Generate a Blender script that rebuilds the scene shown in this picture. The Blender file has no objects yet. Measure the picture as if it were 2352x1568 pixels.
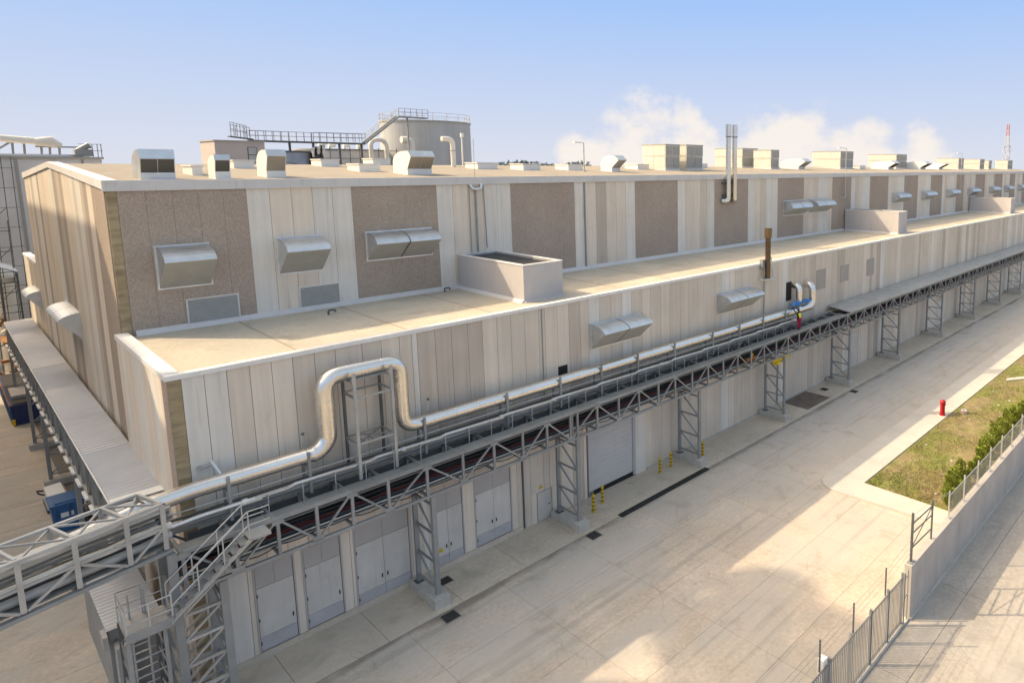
import bpy, bmesh, math, random
from mathutils import Vector, Matrix
random.seed(7)
S = bpy.context.scene
col = S.collection

# ------------------------------------------------------------------ camera
cam_d = bpy.data.cameras.new('camera'); cam = bpy.data.objects.new('camera', cam_d); col.objects.link(cam)
cam.matrix_world = Matrix(((0.62790304, 0.10241229, -0.77152414, 0), (-0.77827464, 0.08915979, -0.62156183, 0),
                           (0.00513336, 0.99073824, 0.1356886, 20.0), (0, 0, 0, 1)))
cam_d.sensor_width = 36; cam_d.lens = 1494.69/2352*36
cam_d.shift_x = (1176-1664.55)/2352; cam_d.shift_y = -(784-586.41)/2352
cam_d.clip_start = .1; cam_d.clip_end = 6000
S.camera = cam
# ------------------------------------------------------------------ light
SUN_EL = math.radians(41.5)
to_sun = Vector((-.625*math.cos(SUN_EL), .7806*math.cos(SUN_EL), math.sin(SUN_EL)))
sd = bpy.data.lights.new('sun', 'SUN'); sd.energy = 2.0; sd.angle = math.radians(.6); sd.color = (.58, .57, .58)
sun = bpy.data.objects.new('sun', sd); col.objects.link(sun)
sun.rotation_euler = to_sun.to_track_quat('Z', 'Y').to_euler(); sun.location = (0, 60, 80)
W = bpy.data.worlds.new('World'); S.world = W; W.use_nodes = True
wn, wl = W.node_tree.nodes, W.node_tree.links
wn.clear()
sky = wn.new('ShaderNodeTexSky'); sky.sky_type = 'NISHITA'; sky.sun_disc = False
sky.sun_elevation = SUN_EL; sky.sun_rotation = math.atan2(-.625, .7806)
sky.air_density = 1.0; sky.dust_density = 2.5; sky.ozone_density = 1.2; sky.altitude = 50
bg = wn.new('ShaderNodeBackground'); bg.inputs['Strength'].default_value = .15
wo = wn.new('ShaderNodeOutputWorld')
# clouds low round the whole horizon, thinned by a slow noise
tc = wn.new('ShaderNodeTexCoord'); sep = wn.new('ShaderNodeSeparateXYZ'); wl.new(tc.outputs['Generated'], sep.inputs[0])
def wmath(op, a, b=None, clamp=False):
    n = wn.new('ShaderNodeMath'); n.operation = op; n.use_clamp = clamp
    for i, v in enumerate((a, b)):
        if v is None: continue
        if isinstance(v, (int, float)): n.inputs[i].default_value = v
        else: wl.new(v, n.inputs[i])
    return n.outputs[0]
def wnoise(scale, detail, rough, off, zs):
    mp = wn.new('ShaderNodeMapping'); wl.new(tc.outputs['Generated'], mp.inputs[0])
    mp.inputs['Location'].default_value = off; mp.inputs['Scale'].default_value = (1, 1, zs)
    n = wn.new('ShaderNodeTexNoise'); n.inputs['Scale'].default_value = scale; n.inputs['Detail'].default_value = detail
    n.inputs['Roughness'].default_value = rough; wl.new(mp.outputs[0], n.inputs['Vector']); return n.outputs['Fac']
def wramp(v, a, b, smooth=True):
    n = wn.new('ShaderNodeMapRange'); n.interpolation_type = 'SMOOTHSTEP' if smooth else 'LINEAR'
    wl.new(v, n.inputs[0]); n.inputs[1].default_value = a; n.inputs[2].default_value = b; return n.outputs[0]
puff = wnoise(11, 8, .6, (3.1, 1.7, .4), 1.3)
flat = wn.new('ShaderNodeVectorMath'); flat.operation = 'MULTIPLY'; wl.new(tc.outputs['Generated'], flat.inputs[0]); flat.inputs[1].default_value = (1, 1, 0)
nrm = wn.new('ShaderNodeVectorMath'); nrm.operation = 'NORMALIZE'; wl.new(flat.outputs[0], nrm.inputs[0])
field = None
for az, w, hgt in ((46, .085, .108), (42, .05, .104), (34, .10, .088), (27.5, .06, .075), (22, .045, .058), (50, .06, .05),      # the bank in view
                   (108, .10, .09), (117, .07, .11), (150, .09, .08), (188, .12, .10), (231, .08, .12), (240, .1, .08), (285, .09, .1), (330, .11, .08), (352, .08, .07)):
    dt = wn.new('ShaderNodeVectorMath'); dt.operation = 'DOT_PRODUCT'; wl.new(nrm.outputs[0], dt.inputs[0])
    dt.inputs[1].default_value = (math.cos(math.radians(az)), math.sin(math.radians(az)), 0)
    d2 = wmath('MULTIPLY', wmath('SUBTRACT', 1.0, dt.outputs['Value']), 2/(w*w))
    v2 = wmath('POWER', wmath('MULTIPLY', wmath('ABSOLUTE', sep.outputs['Z']), 1/hgt), 2.0)
    lobe = wmath('SUBTRACT', 1.0, wmath('ADD', d2, v2))
    field = lobe if field is None else wmath('MAXIMUM', field, lobe)
field = wmath('ADD', field, wmath('MULTIPLY', wmath('SUBTRACT', puff, .5), 3.6))
mask = wmath('MULTIPLY', wramp(field, -.15, .75), .92)
# pale haze at the horizon, blue higher up, clear sky above
grad = wn.new('ShaderNodeMix'); grad.data_type = 'RGBA'; wl.new(wramp(sep.outputs['Z'], .01, .24, False), grad.inputs['Factor'])
grad.inputs['A'].default_value = (1.07, 1.44, 2.45, 1); grad.inputs['B'].default_value = (.48, 1.09, 2.72, 1)
hz = wn.new('ShaderNodeMix'); hz.data_type = 'RGBA'
wl.new(wramp(sep.outputs['Z'], .62, .22), hz.inputs['Factor'])
wl.new(sky.outputs[0], hz.inputs['A']); wl.new(grad.outputs['Result'], hz.inputs['B'])
mixc = wn.new('ShaderNodeMix'); mixc.data_type = 'RGBA'
wl.new(mask, mixc.inputs['Factor']); wl.new(hz.outputs['Result'], mixc.inputs['A']); mixc.inputs['B'].default_value = (1.50, 1.74, 2.42, 1)
wl.new(mixc.outputs['Result'], bg.inputs['Color']); wl.new(bg.outputs[0], wo.inputs[0])
vs = S.view_settings; vs.view_transform = 'Standard'; vs.look = 'None'; vs.gamma = 1; vs.use_curve_mapping = False
vs.exposure = 1.80
vs.use_white_balance = True; vs.white_balance_temperature = 11500; vs.white_balance_tint = 8
S.render.engine = 'CYCLES'
S.cycles.max_bounces = 6

# ------------------------------------------------------------------ materials
M = {}
def mat(name, color, rough=.8, metal=0., var=0., noise=0., nscale=1., streak=None, speck=None, bump=0., bscale=30, col2=None, spec=.4, drip=0., rust=0., rv=1.):
    m = bpy.data.materials.new(name); m.use_nodes = True; M[name] = m
    n, l = m.node_tree.nodes, m.node_tree.links
    b = n['Principled BSDF']; b.inputs['Roughness'].default_value = rough; b.inputs['Metallic'].default_value = metal
    b.inputs['Specular IOR Level'].default_value = spec
    geo = n.new('ShaderNodeNewGeometry'); pos = geo.outputs['Position']
    rgb = n.new('ShaderNodeRGB'); rgb.outputs[0].default_value = (*color, 1); c = rgb.outputs[0]
    def mul(c, fac, lo, hi):
        mr = n.new('ShaderNodeMapRange'); l.new(fac, mr.inputs[0]); mr.inputs[3].default_value = lo; mr.inputs[4].default_value = hi
        mr.inputs[1].default_value = .3; mr.inputs[2].default_value = .7
        mx = n.new('ShaderNodeMix'); mx.data_type = 'RGBA'; mx.blend_type = 'MULTIPLY'; mx.inputs['Factor'].default_value = 1
        l.new(c, mx.inputs['A']); l.new(mr.outputs[0], mx.inputs['B']); return mx.outputs['Result']
    def tex(scale, sc3=(1, 1, 1), detail=4, rough=.55, off=0):
        mp = n.new('ShaderNodeMapping'); l.new(pos, mp.inputs[0]); mp.inputs['Scale'].default_value = sc3
        mp.inputs['Location'].default_value = (off, off, off)
        t = n.new('ShaderNodeTexNoise'); t.inputs['Scale'].default_value = scale; t.inputs['Detail'].default_value = detail
        t.inputs['Roughness'].default_value = rough; l.new(mp.outputs[0], t.inputs['Vector']); return t.outputs['Fac']
    if col2:
        mx = n.new('ShaderNodeMix'); mx.data_type = 'RGBA'; mr = n.new('ShaderNodeMapRange'); l.new(tex(col2[1], off=5), mr.inputs[0])
        mr.inputs[1].default_value = .4; mr.inputs[2].default_value = .62
        l.new(mr.outputs[0], mx.inputs['Factor']); l.new(c, mx.inputs['A']); mx.inputs['B'].default_value = (*col2[0], 1); c = mx.outputs['Result']
    if noise: c = mul(c, tex(nscale, detail=6), 1-noise, 1+noise)
    if streak: c = mul(c, tex(streak[1], streak[2], detail=5), 1-streak[0], 1+streak[0])
    if speck: c = mul(c, tex(speck[1], detail=2, rough=.7), 1-speck[0], 1+speck[0])
    if var:
        oi = n.new('ShaderNodeObjectInfo'); mr = n.new('ShaderNodeMapRange'); l.new(oi.outputs['Random'], mr.inputs[0])
        mr.inputs[3].default_value = 1-var; mr.inputs[4].default_value = 1+var
        mx = n.new('ShaderNodeMix'); mx.data_type = 'RGBA'; mx.blend_type = 'MULTIPLY'; mx.inputs['Factor'].default_value = 1
        l.new(c, mx.inputs['A']); l.new(mr.outputs[0], mx.inputs['B']); c = mx.outputs['Result']
    def over(c, fac, lo, hi, amt, colr):
        mr = n.new('ShaderNodeMapRange'); mr.interpolation_type = 'SMOOTHSTEP'; l.new(fac, mr.inputs[0]); mr.inputs[1].default_value = lo; mr.inputs[2].default_value = hi; mr.inputs[4].default_value = amt
        mx = n.new('ShaderNodeMix'); mx.data_type = 'RGBA'; l.new(mr.outputs[0], mx.inputs['Factor']); l.new(c, mx.inputs['A']); mx.inputs['B'].default_value = (*colr, 1); return mx.outputs['Result']
    if drip:
        c = over(c, tex(5.5, (1, 1, .045), 4, .65, 7), .56, .72, drip, tuple(x*.55 for x in color))
        c = over(c, tex(1.3, (1, 1, .5), 6, .7, 13), .58, .75, drip*.7, tuple(x*.68 for x in color))
    if rust:
        c = over(c, tex(2.6, (1, 1, 1), 7, .75, 21), .60, .72, rust, (.20, .115, .065))
    l.new(c, b.inputs['Base Color'])
    if metal > .5:
        mr = n.new('ShaderNodeMapRange'); l.new(tex(2.3, detail=5, off=3), mr.inputs[0]); mr.inputs[1].default_value = .3; mr.inputs[2].default_value = .7
        mr.inputs[3].default_value = rough*(1-.25*rv); mr.inputs[4].default_value = min(1, rough*(1+.35*rv)); l.new(mr.outputs[0], b.inputs['Roughness'])
    if bump:
        bp = n.new('ShaderNodeBump'); bp.inputs['Strength'].default_value = bump; bp.inputs['Distance'].default_value = .02
        l.new(tex(bscale, detail=3), bp.inputs['Height']); l.new(bp.outputs[0], b.inputs['Normal'])
    return m
mat('gable_dark', (.38, .315, .265), .85, var=.04, noise=.06, nscale=.5, streak=(.07, 3.5, (1, 1, .035)), drip=.32, bump=.15, bscale=60)
STK = (.05, .8, (1, 1, .08))
mat('panel_light', (.665, .62, .565), .85, var=.03, noise=.05, nscale=.5, streak=(.07, 3.5, (1, 1, .035)), drip=.32, bump=.15, bscale=60)
mat('panel_beige', (.67, .575, .485), .85, var=.035, noise=.05, nscale=.5, streak=(.07, 3.5, (1, 1, .035)), drip=.32, bump=.15, bscale=60)
mat('panel_mid', (.60, .515, .435), .85, var=.04, noise=.06, nscale=.5, streak=(.07, 3.5, (1, 1, .035)), drip=.32, bump=.15, bscale=60)
mat('panel_dark', (.50, .42, .355), .85, var=.04, noise=.06, nscale=.5, streak=(.07, 3.5, (1, 1, .035)), drip=.32, bump=.15, bscale=60)
mat('panel_brown', (.37, .292, .247), .95, var=.02, noise=.07, nscale=.35, speck=(.25, 21), bump=.5, bscale=30, col2=((.37, .298, .243), .16))
mat('panel_stone', (.34, .26, .16), .95, noise=.12, nscale=1.1, streak=(.30, 1.6, (.6, .6, 3.2)), bump=.6, bscale=9)
mat('joint', (.20, .18, .16), .9)
mat('coping', (.70, .68, .66), .55, noise=.06, nscale=.7, streak=(.05, 3, (1, 1, 1)), drip=.25)
mat('fascia', (.56, .55, .545), .6, noise=.06, nscale=.9, drip=.3)
mat('roof_seam', (.36, .30, .225), .9, noise=.1)
mat('galv', (.62, .645, .66), .42, .92, noise=.10, nscale=1.6, var=.05)
mat('galv_mesh', (.40, .40, .375), .6, .2, noise=.06, nscale=2, streak=(.10, 20, (1, 1, 4)))
mat('infill_grey', (.36, .325, .30), .8, noise=.05)
mat('hood_dark', (.10, .09, .075), .7)
mat('hood_tan', (.33, .28, .22), .8, noise=.06)
mat('white_paint', (.76, .75, .72), .5, noise=.04, nscale=1.3)
mat('cream_unit', (.58, .55, .49), .6, noise=.06, nscale=1.1, streak=(.05, 2, (1, 1, .2)))
mat('unit_shade', (.36, .35, .32), .65, noise=.06, nscale=1.5)
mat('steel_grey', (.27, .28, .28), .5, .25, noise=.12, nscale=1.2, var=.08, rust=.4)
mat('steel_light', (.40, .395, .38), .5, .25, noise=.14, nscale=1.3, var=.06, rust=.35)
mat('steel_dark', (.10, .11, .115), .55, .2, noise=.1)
mat('deck_plate', (.235, .24, .23), .6, .2, noise=.16, nscale=.8, streak=(.08, 3, (.3, 1, 1)))
mat('pipe_clad', (.76, .725, .68), .28, 1.0, noise=.05, nscale=.9, rv=.35)
mat('pipe_seam', (.52, .50, .47), .4, .9)
mat('pipe_small', (.68, .67, .65), .32, .9, noise=.08, nscale=2)
mat('stainless', (.70, .70, .69), .2, 1.0, noise=.05)
mat('pipe_white', (.72, .68, .61), .55, noise=.06)
mat('chimney_brown', (.15, .105, .075), .28, .9, noise=.1)
mat('cap_gold', (.22, .15, .08), .35, .8, noise=.15, nscale=4)
mat('pipe_red', (.12, .014, .014), .45, noise=.1)
mat('cable_black', (.02, .02, .022), .6)
mat('door_grey', (.56, .525, .485), .6, noise=.07, nscale=.9, var=.05, streak=(.05, 2, (1, 1, .1)), drip=.35)
mat('door_kick', (.41, .395, .40), .6, noise=.07, nscale=2)
mat('door_transom', (.42, .385, .365), .7, noise=.05)
mat('roller', (.50, .485, .475), .6, noise=.05, nscale=.6, streak=(.03, 4, (.2, 1, 3)), drip=.3)
mat('black', (.012, .012, .014), .6)
mat('net_dark', (.018, .022, .027), .5, noise=.5, nscale=3)
mat('box_render', (.48, .455, .45), .75, noise=.05, nscale=.6, drip=.3)
mat('corr', (.57, .55, .54), .45, .35, noise=.05, nscale=.9, var=.02)
def ground_mat(name, c1, c2, gutter=False, tracks=True):
    m = mat(name, c1, .9, noise=.13, nscale=.33, speck=(.12, 5), var=.035, bump=.2, bscale=18)
    n, l = m.node_tree.nodes, m.node_tree.links; b = n['Principled BSDF']; src = b.inputs['Base Color'].links[0].from_socket
    geo = n.new('ShaderNodeNewGeometry'); P = geo.outputs['Position']; sp = n.new('ShaderNodeSeparateXYZ'); l.new(P, sp.inputs[0])
    def tex(scale, sc3, detail, off, rough=.6, dist=0.):
        mp = n.new('ShaderNodeMapping'); l.new(P, mp.inputs[0]); mp.inputs['Scale'].default_value = sc3; mp.inputs['Location'].default_value = off
        t = n.new('ShaderNodeTexNoise'); t.inputs['Scale'].default_value = scale; t.inputs['Detail'].default_value = detail; t.inputs['Roughness'].default_value = rough; t.inputs['Distortion'].default_value = dist
        l.new(mp.outputs[0], t.inputs['Vector']); return t.outputs['Fac']
    def rng(v, a, b_, lo, hi):
        mr = n.new('ShaderNodeMapRange'); mr.interpolation_type = 'SMOOTHSTEP'; l.new(v, mr.inputs[0])
        for i, x in enumerate((a, b_, lo, hi)): mr.inputs[i+1].default_value = x
        return mr.outputs[0]
    def mm(op, a, b_):
        q = n.new('ShaderNodeMath'); q.operation = op
        for i, v in enumerate((a, b_)):
            if isinstance(v, (int, float)): q.inputs[i].default_value = v
            else: l.new(v, q.inputs[i])
        return q.outputs[0]
    def mix(c, fac, col, mode='MIX'):
        mx = n.new('ShaderNodeMix'); mx.data_type = 'RGBA'; mx.blend_type = mode; l.new(fac, mx.inputs['Factor']); l.new(c, mx.inputs['A']); mx.inputs['B'].default_value = (*col, 1); return mx.outputs['Result']
    if gutter: src = mix(src, rng(sp.outputs['X'], 24, 44, 0, .6), (.445, .42, .395))
    c = mix(src, rng(tex(.16, (1, 1.6, 1), 5, (3, 9, 0)), .42, .60, 0, .8), c2)                       # grey patches
    c = mix(c, rng(tex(.55, (1, 1, 1), 7, (11, 2, 0), .72, .6), .50, .70, 0, .68), tuple(x*.70 for x in c1))  # brown blotches
    c = mix(c, rng(tex(1.1, (.35, 1, 1), 6, (5, 5, 0), .7), .56, .72, 0, .5), tuple(min(.6, x*1.22) for x in c1)) # dusty scuffs
    c = mix(c, rng(tex(7, (1, 1, 1), 3, (1, 7, 0), .6), .66, .74, 0, .35), tuple(x*.55 for x in c1))   # spots
    if tracks:
        tr = mm('MULTIPLY', rng(tex(1.9, (.018, 1, 1), 3, (0, 2, 0), .5), .53, .66, 0, 1), rng(tex(.4, (.3, 1, 1), 4, (8, 0, 0)), .38, .6, 0, 1))
        c = mix(c, mm('MULTIPLY', tr, .42), tuple(x*.62 for x in c2))
    vo = n.new('ShaderNodeTexVoronoi'); vo.feature = 'DISTANCE_TO_EDGE'; vo.inputs['Scale'].default_value = .21
    wp = n.new('ShaderNodeVectorMath'); wp.operation = 'ADD'; nz = n.new('ShaderNodeTexNoise'); nz.inputs['Scale'].default_value = .8; nz.inputs['Detail'].default_value = 5; l.new(P, nz.inputs['Vector'])
    l.new(P, wp.inputs[0]); l.new(nz.outputs['Color'], wp.inputs[1]); l.new(wp.outputs[0], vo.inputs['Vector'])
    cr = mm('MULTIPLY', rng(vo.outputs['Distance'], .0, .0035, 1, 0), rng(tex(.25, (1, 1, 1), 2, (2, 2, 0)), .50, .58, 0, .5))
    c = mix(c, cr, tuple(x*.4 for x in c1))
    if gutter:
        gd = mm('ADD', sp.outputs['Y'], mm('MULTIPLY', tex(.5, (.5, 1, 1), 5, (0, 0, 0)), 1.3))
        c = mix(c, mm('MULTIPLY', mm('MULTIPLY', rng(gd, 26.75, 27.2, 0, .75), rng(sp.outputs['Y'], 26.665, 26.675, 1, 0)), rng(tex(.3, (.6, 1, 1), 3, (4, 0, 0)), .36, .55, .15, 1)), (.19, .15, .12))
    l.new(c, b.inputs['Base Color'])
ground_mat('roof_tan', (.29, .25, .205), (.27, .24, .205), False, False)
ground_mat('roof_tan_low', (.50, .435, .35), (.46, .41, .34), False, False)
ground_mat('concrete', (.515, .43, .355), (.455, .415, .37), True)
ground_mat('concrete_out', (.39, .35, .31), (.36, .34, .315), False, True)
ground_mat('pavement', (.56, .465, .37), (.51, .44, .37), False, False)
mat('sidewalk', (.51, .475, .43), .9, noise=.07, nscale=.5, speck=(.04, 6), var=.03, bump=.1, bscale=20)
mat('stain', (.17, .13, .105), .8, noise=.22, nscale=1.3)
mat('footing', (.46, .43, .39), .9, noise=.12, nscale=2, speck=(.06, 9))
mat('wall_conc', (.42, .385, .355), .9, noise=.08, nscale=.7, streak=(.07, 1.5, (1, 1, .15)), drip=.4, bump=.2, bscale=25)
mat('soil', (.24, .185, .10), 1., noise=.3, nscale=1.5, col2=((.17, .19, .055), .45), speck=(.25, 9))
mat('grass', (.19, .22, .055), .8, var=0, noise=.3, nscale=.8, col2=((.33, .26, .12), .35))
mat('leaf', (.20, .245, .042), .7, noise=.5, nscale=3)
mat('bark', (.10, .07, .045), .9, noise=.2, nscale=6)
mat('yellow', (.66, .42, .02), .5, noise=.08, nscale=4)
mat('band_dark', (.16, .09, .02), .6)
mat('red', (.46, .012, .018), .4, noise=.08, nscale=4)
mat('blue', (.012, .11, .27), .45, noise=.12, nscale=2)
mat('blue_bright', (.02, .20, .48), .55, noise=.15, nscale=6)
mat('blue_dark', (.012, .03, .10), .55, noise=.2, nscale=2)
mat('grate', (.028, .030, .032), .6, .3, noise=.2, nscale=8)
mat('tank', (.42, .43, .43), .55, .15, noise=.06, nscale=.3, streak=(.07, 1., (1, 1, .04)))
mat('tank_conc', (.66, .63, .60), .85, noise=.08, nscale=.3, drip=.3)
mat('tank_blue', (.30, .34, .41), .6, noise=.2, nscale=.5)
mat('house_wall', (.47, .42, .40), .85, noise=.05, nscale=.5)
mat('mast_red_hazed', (.55, .27, .27), .6)  # red paint softened, distance haze put into the colour
mat('mast_white_hazed', (.50, .52, .58), .6)  # white paint greyed to blue, distance haze put into the colour
mat('rust', (.30, .13, .05), .8, noise=.35, nscale=1.5)
mat('ground_far', (.26, .25, .20), 1., noise=.2, nscale=.02)
mat('woods_hazed', (.20, .235, .25), 1., noise=.3, nscale=.05)  # tree colour with distance haze mixed in
mat('render_beige', (.45, .40, .35), .85, noise=.05)
mat('hivis', (.72, .72, .02), .6); mat('trouser_red', (.36, .012, .06), .7, noise=.15, nscale=9)
mat('skin', (.36, .20, .13), .6); mat('dark_cloth', (.03, .035, .04), .8)
mat('galv_rail', (.48, .48, .465), .45, .4, noise=.08)

# ------------------------------------------------------------------ helpers
class MB:
    def __init__(s): s.v = []; s.f = []; s.sm = []
    def add(s, vs, fs, smooth=False):
        o = len(s.v); s.v += [tuple(v) for v in vs]; s.f += [tuple(i+o for i in f) for f in fs]; s.sm += [smooth]*len(fs); return s
    def box(s, x0, x1, y0, y1, z0, z1):
        return s.add([(x0,y0,z0),(x1,y0,z0),(x1,y1,z0),(x0,y1,z0),(x0,y0,z1),(x1,y0,z1),(x1,y1,z1),(x0,y1,z1)],
                     [(0,3,2,1),(4,5,6,7),(0,1,5,4),(1,2,6,5),(2,3,7,6),(3,0,4,7)])
    def bar(s, p, q, w=.05, h=None):
        p, q = Vector(p), Vector(q); h = h or w; d = (q-p).normalized()
        u = d.cross(Vector((0,0,1)));
        if u.length < 1e-3: u = Vector((1,0,0))
        u.normalize(); v = u.cross(d); u *= w/2; v *= h/2
        vs = [a+e*u+f*v for a in (p, q) for e, f in ((-1,-1),(1,-1),(1,1),(-1,1))]
        return s.add(vs, [(0,1,2,3),(7,6,5,4),(0,4,5,1),(1,5,6,2),(2,6,7,3),(3,7,4,0)])
    def tube(s, pts, r, n=10, cap=True):
        pts = [Vector(p) for p in pts]; rs = r if isinstance(r, (list, tuple)) else [r]*len(pts)
        prev = None; rings = []
        for i, p in enumerate(pts):
            t = (pts[min(i+1, len(pts)-1)]-pts[max(i-1, 0)]).normalized()
            if prev is None:
                u = t.cross(Vector((0,0,1)));
                if u.length < .1: u = t.cross(Vector((0,1,0)))
            else: u = prev - t*prev.dot(t)
            u.normalize(); prev = u; w = t.cross(u)
            rings.append([p + rs[i]*(math.cos(2*math.pi*k/n)*u + math.sin(2*math.pi*k/n)*w) for k in range(n)])
        vs = [v for rg in rings for v in rg]; fs = []
        for i in range(len(pts)-1):
            for k in range(n):
                fs.append((i*n+k, i*n+(k+1)%n, (i+1)*n+(k+1)%n, (i+1)*n+k))
        s.add(vs, fs, True)
        if cap:
            s.add(rings[0], [tuple(range(n))[::-1]]); s.add(rings[-1], [tuple(range(n))])
        return s
    def prism(s, prof, axis, a, b, smooth=False):
        # prof: list of 2d points, extruded along axis from a to b
        def mk(u, v, t): return (t, u, v) if axis == 'x' else (u, t, v) if axis == 'y' else (u, v, t)
        n = len(prof); vs = [mk(u, v, a) for u, v in prof] + [mk(u, v, b) for u, v in prof]
        return s.add(vs, [tuple(range(n)), tuple(range(2*n-1, n-1, -1))] + [(i, i+n, (i+1)%n+n, (i+1)%n) for i in range(n)], smooth)
    def mesh(s, name, m):
        me = bpy.data.meshes.new(name); me.from_pydata(s.v, [], s.f); me.update()
        me.polygons.foreach_set('use_smooth', s.sm); me.materials.append(M[m])
        bm = bmesh.new(); bm.from_mesh(me); bmesh.ops.recalc_face_normals(bm, faces=bm.faces); bm.to_mesh(me); bm.free()
        return me
def put(o, parent=None):
    col.objects.link(o)
    if parent is not None:
        o.parent = parent; o.matrix_parent_inverse = PINV[parent.name]
    return o
PINV = {}
def tag(o, label, cat, group=None, kind=None):
    if label: o['label'] = label
    if cat: o['category'] = cat
    if group: o['group'] = group
    if kind: o['kind'] = kind
    return o
def thing(name, label, cat, loc, group=None, kind=None):
    o = bpy.data.objects.new(name, None); o.location = loc; o.empty_display_size = .3; col.objects.link(o)
    PINV[o.name] = Matrix.Translation(-Vector(loc)); return tag(o, label, cat, group, kind)
def obj(mb, name, m, parent=None):
    o = bpy.data.objects.new(name, mb.mesh(name, m)); put(o, parent); PINV[o.name] = Matrix.Identity(4)
    if parent is not None: PINV[o.name] = o.matrix_parent_inverse.copy()*1 if False else Matrix.Identity(4)
    return o
def sub(mb, name, m, parent):
    # a sub-part: parent is a part mesh built in world coordinates with identity local matrix
    o = bpy.data.objects.new(name, mb.mesh(name, m)); col.objects.link(o); o.parent = parent; return o
UNIT = {}
def unit(m):
    if m not in UNIT: UNIT[m] = MB().box(-.5, .5, -.5, .5, -.5, .5).mesh('block', m)
    return UNIT[m]
def block(name, m, parent, x0, x1, y0, y1, z0, z1, me=None):
    o = bpy.data.objects.new(name, me or unit(m)); o.location = ((x0+x1)/2, (y0+y1)/2, (z0+z1)/2); o.scale = (x1-x0, y1-y0, z1-z0)
    put(o, parent); return o
def beam(name, m, parent, p, q, w, h=None):
    p, q = Vector(p), Vector(q); d = q-p
    o = bpy.data.objects.new(name, unit(m)); o.location = (p+q)/2; o.rotation_mode = 'QUATERNION'
    z = d.normalized(); x = z.cross(Vector((0, 1, 0)))
    if x.length < 1e-3: x = Vector((1, 0, 0))
    x.normalize(); y = z.cross(x)
    o.rotation_quaternion = Matrix((x, y, z)).transposed().to_quaternion(); o.scale = (w, h or w, d.length)
    put(o, parent); return o
def struct(mb, name, m):
    o = obj(mb, name, m); o['kind'] = 'structure'; return o
def fillet(pts, r, n=8):
    pts = [Vector(p) for p in pts]; out = [pts[0]]
    for i in range(1, len(pts)-1):
        a, b, c = pts[i-1], pts[i], pts[i+1]; u = (a-b).normalized(); v = (c-b).normalized()
        ang = u.angle(v); d = min(r/math.tan(ang/2), (a-b).length*.49, (c-b).length*.49) if ang < 3.13 else 0
        p, q = b+u*d, b+v*d
        for k in range(n+1):
            t = k/n; out.append((1-t)**2*p + 2*t*(1-t)*(b*.94+(p+q)*.03) + t*t*q)
    out.append(pts[-1]); return out
ORD = ['first','second','third','fourth','fifth','sixth','seventh','eighth','ninth','tenth','eleventh','twelfth','thirteenth','fourteenth','fifteenth','sixteenth']

YF, YU, XC = 29.74, 38.9, 5.2          # annex facade, hall facade, gable end
ZP, ZE = 12.4, 19.15                    # annex parapet, hall eave
XE, XA = 178.0, 152.0

# ================================================================== GROUND
struct(MB().box(-2500, 4500, -1500, 4500, -.6, -.06), 'ground', 'ground_far')
yard = thing('yard_paving', None, None, (20, 20, 0), kind='structure')
struct(MB().box(-60, 260, 10.2, 130, -.3, -.03), 'yard_base', 'joint')
xs = [2.5 + 4.45*i - 4.45*12 for i in range(0, 60)]
ys = [20.06, 23.4, 26.66]
ys = [10.25, 13.4, 16.8] + ys
for i in range(len(xs)-1):
    for j in range(len(ys)-1):
        a, b = xs[i], xs[i+1]
        if b < -8 or a > 160: continue
        if j < 3 and a > 36: continue
        block('concrete_slab', 'concrete', yard, a+.006, b-.006, ys[j]+.006, ys[j+1]-.006, -.12, 0)
foot = thing('footway_paving', None, None, (20, 28, 0), kind='structure')
x = 4.0
while x < 150:
    block('paving_slab', 'pavement', foot, x+.008, x+3.33, 26.70, YF-.005, -.12, .006); x += 3.34
left = thing('side_yard_paving', None, None, (0, 50, 0), kind='structure')
for i in range(9):
    for j in range(3):
        block('concrete_slab', 'concrete', left, -14+6*j+.01, -8+6*j-.01, 26.68+8*i, 34.66+8*i, -.12, .002)
# sidewalk with kerb, lawn and outer road
sw = thing('sidewalk', None, None, (36, 19, 0), kind='structure')
x = 34.0
first = True
while x < 155:
    if first:
        prof = [(36.2, 19.98), (36.2, 17.55), (36.0, 17.55), (36.0, 12.6), (34.3, 12.6), (33.95, 18.7), (34.15, 19.4), (34.7, 19.85), (35.3, 19.98)]
        obj(MB().prism([(p[0], p[1]) for p in prof], 'z', -.1, .13), 'corner_slab', 'sidewalk', sw); x = 36.2; first = False
        continue
    block('paving_slab', 'sidewalk', sw, x+.006, x+2.99, 17.55, 19.98, -.1, .13); x += 3.0
obj(MB().box(34.3, 36.0, 10.55, 12.595, -.1, .125), 'corner_strip', 'sidewalk', sw)
struct(MB().box(36.0, 160, 17.49, 17.545, -.1, .17), 'kerb', 'footing')
struct(MB().box(36.01, 160, 10.55, 17.485, -.1, .11), 'lawn_soil', 'soil')
orad = thing('outer_road', None, None, (25, 5, 0), kind='structure')
for i in range(24):
    for j, (a, b) in enumerate(((8.82, 10.18), (1.0, 8.8), (-9, .98))):
        block('concrete_slab', 'concrete_out', orad, -12+6.9*i, -12+6.9*(i+1)-.02, a, b, -.12, -.004*j)
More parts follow.
